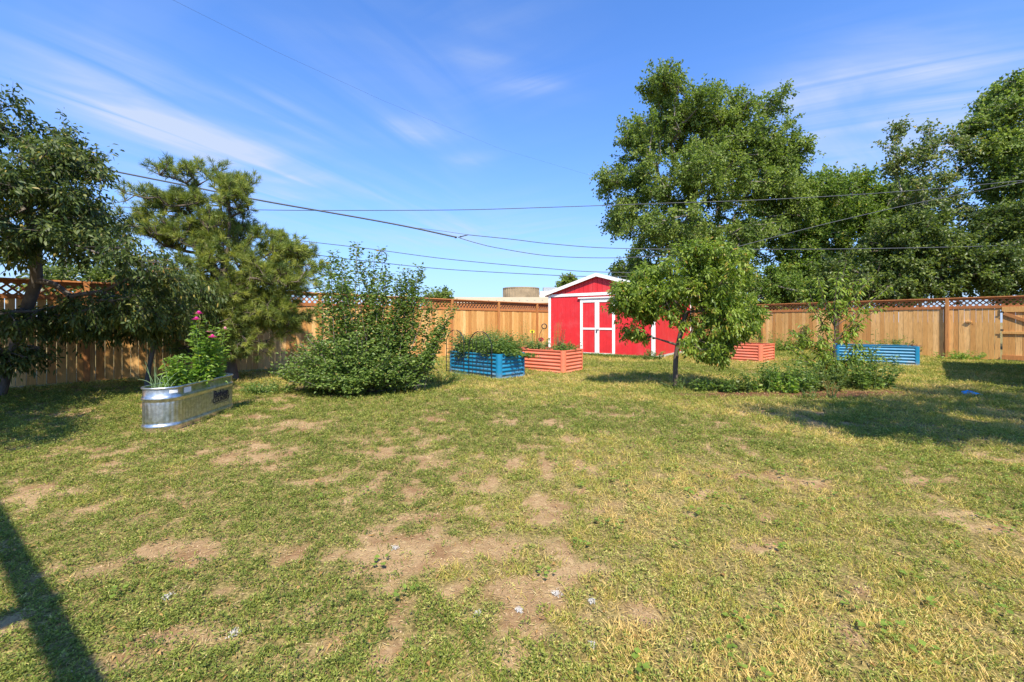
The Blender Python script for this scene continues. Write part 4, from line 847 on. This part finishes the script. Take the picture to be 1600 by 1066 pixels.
def ornaments():
    # yellow bloom on a stick, looped dark stake, red bloom
    def flower(name, label, cat, x, y, z, mat, r=.09):
        o = thing(name, label, cat, (x, y, 0)); MB().tube([(0, 0, 0), (.01, 0, z / 2), (0, 0, z)], .008, 6).build('stalk', M['stem'], o, True); k = MB()
        for i, a in enumerate(np.linspace(0, 6.283, 11, endpoint=False)):
            c_, s_ = math.cos(a), math.sin(a); k.add([(c_ * .02 - s_ * .015, -.02, z + s_ * .02 + c_ * .015), (c_ * .02 + s_ * .015, -.02, z + s_ * .02 - c_ * .015), (c_ * r + s_ * .022, -.03, z + s_ * r * .7 - c_ * .022), (c_ * r - s_ * .022, -.03, z + s_ * r * .7 + c_ * .022)], [(0, 1, 2, 3)])
        k.build('petals', mat, o); MB().lathe([(.001, -.02), (.03, -.012), (.03, .006), (.001, .02)], 10, (0, -.03, z)).build('flower_centre', M['soil'], o)
    flower('sunflower', 'bright yellow sunflower between the two beds left of the shed', 'flower', .57, 11.75, 1.03, M['yellow'], .065)
    flower('red_flower', 'small dark red flower right of the yellow one', 'flower', .82, 11.8, .80, plain('red_petals', (.35, .03, .03), .6), .08)
    o = thing('looped_stake', 'dark metal garden stake with a round loop against the fence by the shed', 'garden stake', (.88, 12.0, 0)); a = np.linspace(0, 6.283, 17)
    MB().tube([(-.12, 0, 0), (-.1, 0, .6), (-.08, 0, .95), (.0, 0, 1.1)], .008, 6).build('rod', M['black'], o, True); MB().tube([(.05 + .07 * math.cos(t), 0, 1.17 + .07 * math.sin(t)) for t in a], .016, 6).build('loop', M['black'], o, True)
    # hanging ring on the power line
    # blue toy on the shaded grass
    o = thing('blue_bag', 'crumpled bright blue bag lying on the shaded lawn at right', 'bag', (8.15, 7.42, .0)); rng = np.random.default_rng(1); k = MB()
    prof = [(.001, .075), (.05, .07), (.10, .045), (.12, .02), (.11, .0)]; k.lathe(prof, 14); v = np.vstack(k.v); v[:, 0] *= 1.0; v[:, 1] *= .7; v += rng.normal(0, .012, v.shape); k.v = [v]; k.build('bag_body', M['toyblue'], o, True)
    MB().tube([(.08, .0, .03), (.15, -.03, .02), (.2, -.04, .01)], [.02, .014, .006], 6).build('bag_neck', M['toyblue'], o, True)
    # pale stone by the shrub
    o = thing('pale_stone', 'pale pointed stone showing between the shrub and the left blue bed', 'stone', (-2.66, 13.5, 0)); k = MB().lathe([(.001, .62), (.05, .58), (.13, .45), (.15, .2), (.13, 0)], 9); v = np.vstack(k.v) + rng.normal(0, .015, (len(np.vstack(k.v)), 3)); k.v = [v]; k.build('rock', M['concrete'], o)
ornaments()
FL = [(-.667, 2.38, .03, 'small white tuft of fluff on the soil left of centre'), (.21, 1.98, .035, 'larger of two white fluff patches on the bare soil at centre'), (.37, 1.92, .025, 'white fluff tuft just right of the large patch'), (-1.15, 1.72, .035, 'white fluff on soil in the lower left lawn'), (.03, 1.86, .022, 'tiny white fluff speck at the lower centre'),
      (-1.62, 1.95, .03, 'grey white fluff on bare soil in the left lawn'), (-.15, 1.84, .018, 'tiny fluff speck left of the centre patches'), (.32, 1.66, .02, 'white fluff speck near the bottom of the lawn right of centre')]
def fluffs():
    for i, (x, y, r, lb) in enumerate(FL):
        rng = np.random.default_rng(200 + i); n = 130; r *= .62; P = np.stack([x + rng.normal(0, r * .5, n), y + rng.normal(0, r * .55, n), .006 + rng.random(n) * .008], 1); P[:, 2] += hgt(P[:, 0], P[:, 1])
        D = unit(rng.normal(size=(n, 3)) * np.array([1, 1, .3])); o = leaves('fluff_tuft', P, D, rng.uniform(.005, .014, n), rng.uniform(.0015, .004, n), M['fluff'], None, rng, 'kite', .3, .7); setp(o, lb, 'debris', 'white fluff on the lawn')
fluffs()

# ------------------------------------------------------------------ trees beyond the fence
def bg():
    G = 'trees beyond the fence'
    bl = B(26, 2.6, [(1065, 190, 62, 55), (1150, 225, 60, 48), (1005, 285, 40, 42), (1080, 285, 80, 50), (1180, 292, 56, 50), (1040, 365, 66, 45), (1140, 375, 80, 52), (1228, 252, 18, 30), (1030, 148, 28, 22), (998, 222, 26, 34), (1198, 176, 14, 20), (1122, 178, 56, 34), (1205, 238, 34, 40), (955, 288, 16, 16), (1000, 422, 40, 26), (1120, 440, 70, 28), (1225, 330, 30, 40), (980, 335, 22, 30)])
    tree('broadleaf_tree', 'tallest broadleaf tree with dense olive crown rising behind the red shed', 'tree', (12.0, 27.5, 0), [(12.0, 27.5, 0), (12.0, 27.3, 1.5), (11.9, 27, 3), (11.8, 26.8, 4.5), (11.7, 26.5, 6.2), (11.4, 26.2, 8.0), (11.2, 26, 10)], bl, 1150, 5, 26, .78, .175, .11, M['lf_elm'], M['bark_grey'], 301, rad=.32, tip=.014, group=G, shell=.6, step=.7)
    bl = B(27, 2.2, [(1280, 302, 40, 32), (1348, 308, 48, 36), (1265, 368, 50, 45), (1345, 375, 60, 48), (1300, 430, 80, 34), (1400, 318, 34, 36), (1255, 290, 14, 18), (1400, 390, 50, 50), (1235, 420, 40, 45), (1270, 330, 45, 40), (1370, 350, 50, 45), (1260, 455, 60, 22)])
    tree('broadleaf_tree', 'wide bright green tree in the gap between the tallest tree and the thin poplar', 'tree', (22, 27.5, 0), [(22, 27.5, 0), (22, 27.4, 1.5), (22, 27.2, 3), (22, 27, 4.5)], bl, 860, 5, 22, .75, .18, .12, M['lf_mid'], M['bark_grey'], 302, rad=.25, tip=.014, group=G, shell=.6, step=.7)
    bl = B(21, 1.2, [(1412, 205, 9, 14), (1398, 232, 13, 10), (1462, 205, 17, 15), (1440, 248, 36, 26), (1482, 232, 16, 20), (1405, 262, 20, 16), (1450, 300, 52, 36), (1505, 270, 16, 20), (1440, 350, 40, 30), (1500, 330, 30, 30)])
    tree('poplar_tree', 'thin sparse poplar with pale trunk and yellowing leaves in the middle right', 'tree', (20.9, 21.3, 0), [(20.9, 21.3, 0), (20.9, 21.3, 2), (20.8, 21.2, 4), (20.6, 21.1, 6), (20.75, 21, 7.4)], bl, 170, 4, 16, .6, .14, .11, M['lf_pop'], M['bark_pale'], 303, rad=.075, tip=.012, group=G, shell=.7, step=.6)
    bl = B(20.5, 1.5, [(1588, 148, 20, 26), (1560, 185, 22, 18), (1535, 198, 12, 12), (1558, 238, 36, 34), (1620, 205, 45, 70), (1560, 292, 26, 24), (1575, 338, 44, 30), (1640, 330, 60, 60)])
    tree('poplar_tree', 'tall poplar with pale trunk at the right edge', 'tree', (24.8, 20.8, 0), [(24.8, 20.8, 0), (24.8, 20.8, 2), (24.8, 20.7, 4), (24.7, 20.6, 6.5), (24.9, 20.5, 9), (25.1, 20.5, 11)], bl, 420, 5, 20, .65, .16, .12, M['lf_elm'], M['bark_pale'], 304, rad=.12, tip=.013, group=G, shell=.6, step=.6)
    bl = [(17.3, 19.8, 3.4, 2.4, 1.4, 1.5), (20.0, 19.3, 3.9, 2.4, 1.4, 1.5), (18.8, 19.6, 5.3, 1.8, 1.2, 1.0)]
    tree('dense_tree', 'dark dense tree right behind the fence above the right blue bed', 'tree', (19, 20, 0), [(19, 20, 0), (19, 20, 1.2), (18.9, 19.8, 2.4), (18.8, 19.7, 3.5)], bl, 360, 5, 20, .55, .15, .10, M['lf_dark'], M['bark_dark'], 305, rad=.2, tip=.012, group=G, step=.6)
    bl = [(22.5, 18.4, 3.6, 2.2, 1.3, 1.4), (24.5, 18.3, 4.2, 2.2, 1.4, 1.9), (22.8, 18.6, 5.6, 1.7, 1.2, 1.1), (25.5, 18.6, 6.0, 1.5, 1.2, 1.0)]
    tree('dense_tree', 'dark dense tree behind the gate end of the fence', 'tree', (23.3, 18.9, 0), [(23.3, 18.9, 0), (23.3, 18.9, 1.2), (23.3, 18.7, 2.6), (23.4, 18.6, 3.8)], bl, 400, 5, 20, .55, .15, .10, M['lf_dark'], M['bark_dark'], 306, rad=.22, tip=.012, group=G, step=.6)
    bl = [(11.6, 24.3, 3.2, 1.8, 1.0, 1.1), (14.2, 22.6, 3.0, 1.8, 1.0, 1.1), (15.6, 20.8, 2.7, 1.2, .9, .7)]
    tree('bushy_tree', 'low bushy growth leaning over the fence behind the right orange bed', 'tree', (13.6, 23.5, 0), [(13.6, 23.5, 0), (13.5, 23.4, .8), (13.5, 23.3, 1.6)], bl, 260, 5, 20, .5, .14, .09, M['lf_mid'], M['bark_grey'], 307, rad=.12, tip=.01, group=G, step=.5)
    bl = [(-3.6, 19.6, 2.25, .75, .5, .3), (-3.2, 19.6, 2.5, .3, .3, .35)]
    tree('bushy_tree', 'small treetop peeping over the fence right of the leafy shrub', 'tree', (-3.6, 19.8, 0), [(-3.6, 19.8, 0), (-3.6, 19.7, .8), (-3.55, 19.6, 1.6)], bl, 70, 5, 10, .3, .12, .07, M['lf_elm'], M['bark_grey'], 308, rad=.06, tip=.008, group=G)
    bl = [(4.5, 33, 4.4, .7, .6, .5)]
    tree('bushy_tree', 'distant treetop just left of the shed roof peak', 'tree', (4.5, 33, 0), [(4.5, 33, 0), (4.5, 33, 2), (4.5, 33, 3.4)], bl, 50, 5, 10, .4, .2, .12, M['lf_elm'], M['bark_grey'], 309, rad=.1, tip=.01, group=G)
    for i, (x, y, s) in enumerate([(-16.5, 16, 1), (-12.2, 17.5, .8), (30, 19, 1.6)]):
        bl = [(x, y, 2.6 * s, 2 * s, 1.2 * s, 1.4 * s), (x + 1 * s, y, 2.2 * s, 1.6 * s, 1 * s, 1.2 * s)]
        lb = ['dark bushy tree beyond the fence at the far left', 'low bushy tree beyond the left fence behind the pine', 'dense tree beyond the fence past the right edge'][i]
        tree('bushy_tree', lb, 'tree', (x, y, 0), [(x, y, 0), (x, y, .8 * s), (x, y, 1.6 * s)], bl, 150, 5, 12, .5 * s, .17 * s, .1 * s, M['lf_dark'], M['bark_grey'], 320 + i, rad=.12, tip=.01, group=G)
bg()
# trees and buildings added outside the frame to cast shade on the lawn
def shade():
    bl = [(-10.2, 6.0, 4.0, 1.4, 1.2, 1.2), (-11.6, 5.0, 4.2, 1.3, 1.2, 1.2), (-12.6, 5.6, 3.4, 1.3, 1.2, 1.2), (-10.6, 4.4, 3.9, 1.2, 1.0, 1.0), (-11.0, 6.6, 4.9, 1.2, 1.0, .9), (-9.4, 5.4, 3.4, 1.0, 1.0, .8), (-9.2, 4.8, 4.6, 1.3, 1.2, 1.0), (-11.4, 7.6, 3.6, 1.3, 1.2, 1.0), (-8.2, 3.7, 3.2, 1.5, 1.3, 1.0), (-6.8, 3.1, 3.1, 1.1, .9, .6), (-9.6, 5.6, 2.2, 1.2, 1.0, .8), (-7.4, 4.4, 3.0, 1.0, .9, .6), (-5.7, 2.4, 3.1, .9, .5, .4), (-7.4, 2.6, 3.2, 1.1, .6, .5)]
    tree('added_shade_tree', 'leafy tree added out of view beyond the left edge to cast shade', 'tree', (-10.2, 5.2, 0), [(-10.2, 5.2, 0), (-10.1, 5.1, 1), (-9.8, 5.0, 2), (-9.4, 4.9, 3)], bl, 760, 5, 14, .40, .13, .065, M['lf_left'], M['bark_grey'], 402, rad=.15, tip=.01, step=.4)  # unseen tree put in to shade the left lawn and fence
    bl = [(7.0, 1.4, 5.4, 1.9, 1.3, .9), (9.4, 2.6, 5.2, 1.8, 1.3, 1.0), (5.1, .9, 6.0, 1.0, .7, .5), (11.6, 4.6, 4.6, 1.3, 1.3, 1.0), (8.4, 3.6, 4.4, .7, .8, .5), (4.6, 1.4, 5.2, .7, .5, .3), (6.2, .5, 5.4, 1.3, .45, .35), (8.6, 1.0, 5.0, 1.3, .5, .4)]
    tree('added_shade_tree', 'spreading tree added out of view beyond the right edge to cast shade', 'tree', (9.6, 1.0, 0), [(9.6, 1.0, 0), (9.6, 1.0, 1.5), (9.3, 1.3, 3), (9, 1.6, 4.2)], bl, 320, 4, 13, .55, .14, .09, M['lf_elm'], M['bark_grey'], 401, rad=.2, tip=.012, step=.5)  # unseen crown placed to drop dappled shade on the right lawn
    # added unseen garage: its eave line casts the straight-edged shade by the gate
    G = thing('shade_garage', 'grey garage added out of view beyond the right edge to cast shade by the gate', 'building', (14.0, 11.0, 0), R(225)); L_, Wd, E, Rz = 5.6, 5.0, 2.6, 3.7
    MB().box((0, 0, 0), (L_, Wd, E)).build('wall', M['cream'], G)
    k = MB(); k.add([(-.2, -.2, E + .003), (L_ + .2, -.2, E + .003), (L_ + .2, Wd / 2, Rz), (-.2, Wd / 2, Rz), (L_ + .2, Wd + .2, E + .003), (-.2, Wd + .2, E + .003)], [(0, 1, 2, 3), (3, 2, 4, 5)]); k.add([(-.2, -.2, E + .002), (-.2, Wd / 2, Rz - .002), (-.2, Wd + .2, E + .002), (-.2, Wd / 2, E + .002)], [(0, 1, 2, 3)])
    k.add([(L_ + .2, -.2, E + .002), (L_ + .2, Wd / 2, Rz - .002), (L_ + .2, Wd + .2, E + .002), (L_ + .2, Wd / 2, E + .002)], [(0, 1, 2, 3)]); k.build('roof', M['shingle'], G)
    P = thing('shadow_frame', 'wooden frame added out of view behind the camera at left to cast a shadow', 'shadow caster', (0, 0, 0)); d = np.array([.83, -.555, 0])  # unseen frame added for the beam shadow in the lower left
    a = np.array([-3.50, .90, 2.6]) - d * 3.2; b = a + d * 7.2
    MB().bar(a, b, .075, .07).build('beam', M['post'], P); e = np.array([-.555, -.83, 0])
    for f in (.72,): q = a + d * 7.2 * f + np.array([0, 0, .08]); MB().bar(q, q + e * 3, .10, .10).build('rafter', M['post'], P)
    for f in (.03, .97): q = a + (b - a) * f; MB().bar((q[0], q[1], 0), (q[0], q[1], 2.53), .1, .1).build('post', M['post'], P)
shade()

# ------------------------------------------------------------------ buildings far behind
def buildings():
    Y = 60; f = Y / 650
    W = thing('warehouse', 'long low cream warehouse roofline showing above the fence left of the shed', 'building', (2, Y + 6, 0))
    MB().box((-12, -6, 0), (18, 6, 4.0)).build('wall', M['shade_tone'], W); MB().box((-13, -6.6, 4.0), (18.6, 6.6, 4.82)).build('roof', M['cream'], W)  # wall under the roof band is painted dark to stand for its shade
    k = MB()
    for x in np.arange(-12, 18, 1.1): k.box((x, -6.64, 4.35), (x + .12, -6.602, 4.45))
    k.build('vent_holes', M['grey'], W)
    T = thing('storage_tank', 'round tan steel storage tank rising above the warehouse roof', 'tank', (1.7, 78, 0)); MB().lathe([(3.35, 0), (3.35, 7.4), (3.42, 7.42), (3.42, 7.6), (.01, 7.75)], 40).build('shell', M['tan'], T)
    k = MB()
    for a in np.linspace(0, 6.283, 40, endpoint=False): k.bar((3.36 * math.cos(a), 3.36 * math.sin(a), 4.5), (3.36 * math.cos(a), 3.36 * math.sin(a), 7.4), .1, .1)
    k.build('ribs', M['tan'], T)
    H = thing('rooftop_hall', 'white flat-roofed hall with a grey rooftop unit beside the storage tank', 'building', (7.3, 84, 0)); MB().box((-1.8, -3, 0), (5, 3, 7.2)).build('wall', M['white'], H); MB().box((-1.1, -2, 7.2), (1.6, 0, 8.1)).build('rooftop_unit', M['grey'], H)
    MB().box((-3.4, -2.5, 0), (-1.802, 2.5, 6.5)).build('annex', M['white'], H)
buildings()

# ------------------------------------------------------------------ overhead cables
def cable(name, label, pts, r, dist, sub=None, parent=None, mat=None):
    """pts given as direction slopes at a depth of dist metres (one vertical plane)"""
    P = np.array([((x - 800) / 650 * dist, dist, 1.3 + (503 - y) / 650 * dist) for x, y in pts]); s = np.linspace(0, len(P) - 1, 16 * (len(P) - 1) + 1)
    # Catmull-Rom through the points
    Q = np.vstack([2 * P[0] - P[1], P, 2 * P[-1] - P[-2]]); out = []
    for v in s:
        i = min(int(v), len(P) - 2); t = v - i; p0, p1, p2, p3 = Q[i], Q[i + 1], Q[i + 2], Q[i + 3]
        out.append(.5 * ((2 * p1) + (-p0 + p2) * t + (2 * p0 - 5 * p1 + 4 * p2 - p3) * t * t + (-p0 + 3 * p1 - 3 * p2 + p3) * t ** 3))
    o = MB().tube(out, r, 6).build(name, mat or M['wire'], parent, True)
    if not parent: setp(o, label, 'cable', 'overhead cables')
    return o, out
C1 = thing('service_cable', 'thick spliced cable sagging from the pine over the shed and across the right trees', 'cable', (0, 0, 0), 0, 'overhead cables')
cable('bundle', None, [(-400, 200), (-100, 228), (100, 254), (250, 282), (400, 312), (560, 340), (640, 355), (714, 371)], .036, 18, parent=C1)
cable('messenger_wire', None, [(640, 355), (690, 361), (731, 367)], .009, 18, parent=C1)
cable('tap_wire', None, [(716, 371), (731, 367)], .024, 18, parent=C1)
cable('upper_strand', None, [(731, 367), (800, 374), (860, 381), (960, 388), (1150, 390), (1400, 388), (1650, 381), (1950, 368)], .016, 18, parent=C1)
cable('lower_strand', None, [(718, 372), (745, 380), (780, 388), (860, 400), (960, 403), (1060, 398), (1150, 390)], .015, 18, parent=C1)
def splice():
    k = MB().lathe([(.001, -.05), (.04, -.03), (.045, .0), (.03, .04), (.001, .05)], 8, ((712 - 800) / 650 * 18, 18, 1.3 + (503 - 371) / 650 * 18)).lathe([(.001, -.04), (.035, -.02), (.035, .02), (.001, .04)], 8, ((720 - 800) / 650 * 18, 18, 1.3 + (503 - 370) / 650 * 18)); k.build('splice', M['black'], C1, True)
splice()
cable('overhead_cable', 'straight thin cable crossing the whole sky at mid height', [(-300, 330), (0, 318), (200, 324), (400, 328), (540, 329), (720, 328), (860, 324), (1030, 318), (1200, 312), (1400, 300), (1600, 282), (1900, 250)], .016, 18.5)
cable('overhead_cable', 'cable carrying a small hanging ring above the leafy shrub', [(-200, 385), (60, 378), (200, 394), (260, 400), (430, 372), (570, 388)][4:] + [(700, 405), (860, 420), (935, 425), (1100, 428)], .019, 22)
cable('overhead_cable', 'lowest cable above the fence reaching the shed roof peak', [(300, 372), (490, 398), (580, 409), (700, 421), (860, 430), (920, 432), (1100, 432)], .020, 22.5)
cable('overhead_cable', 'thin cable behind the left tree and pine', [(-200, 375), (60, 378), (200, 392), (280, 400), (400, 412)], .013, 17)
cable('overhead_cable', 'slanting cable in front of the right hand trees', [(1100, 400), (1170, 381), (1290, 350), (1430, 318), (1600, 284), (1800, 240)], .014, 17.5)
P_ = [(x_, y_, d_) for x_, y_, d_ in ((60, -100, 9), (270, 0, 11), (430, 80, 14), (600, 158, 19), (780, 232, 25), (1010, 300, 33))]
FW = MB().tube([((a - 800) / 650 * d, d, 1.3 + (503 - c) / 650 * d) for a, c, d in P_], .003, 5).build('overhead_cable', M['wire'], None, True); setp(FW, 'faint thin wire running from the top left of the sky back to the tallest tree', 'cable', 'overhead cables')
def ring():
    c = ((597 - 800) / 650 * 22, 22, 1.3 + (503 - 402) / 650 * 22); o = MB().tube([(c[0] + .24 * math.cos(a), c[1], c[2] - .0 + .31 * math.sin(a)) for a in np.linspace(0, 6.283, 21)], .026, 6).build('cable_ring', M['black'], None, True); setp(o, 'small dark coiled ring hanging from a cable above the shrub', 'cable ring')
ring()
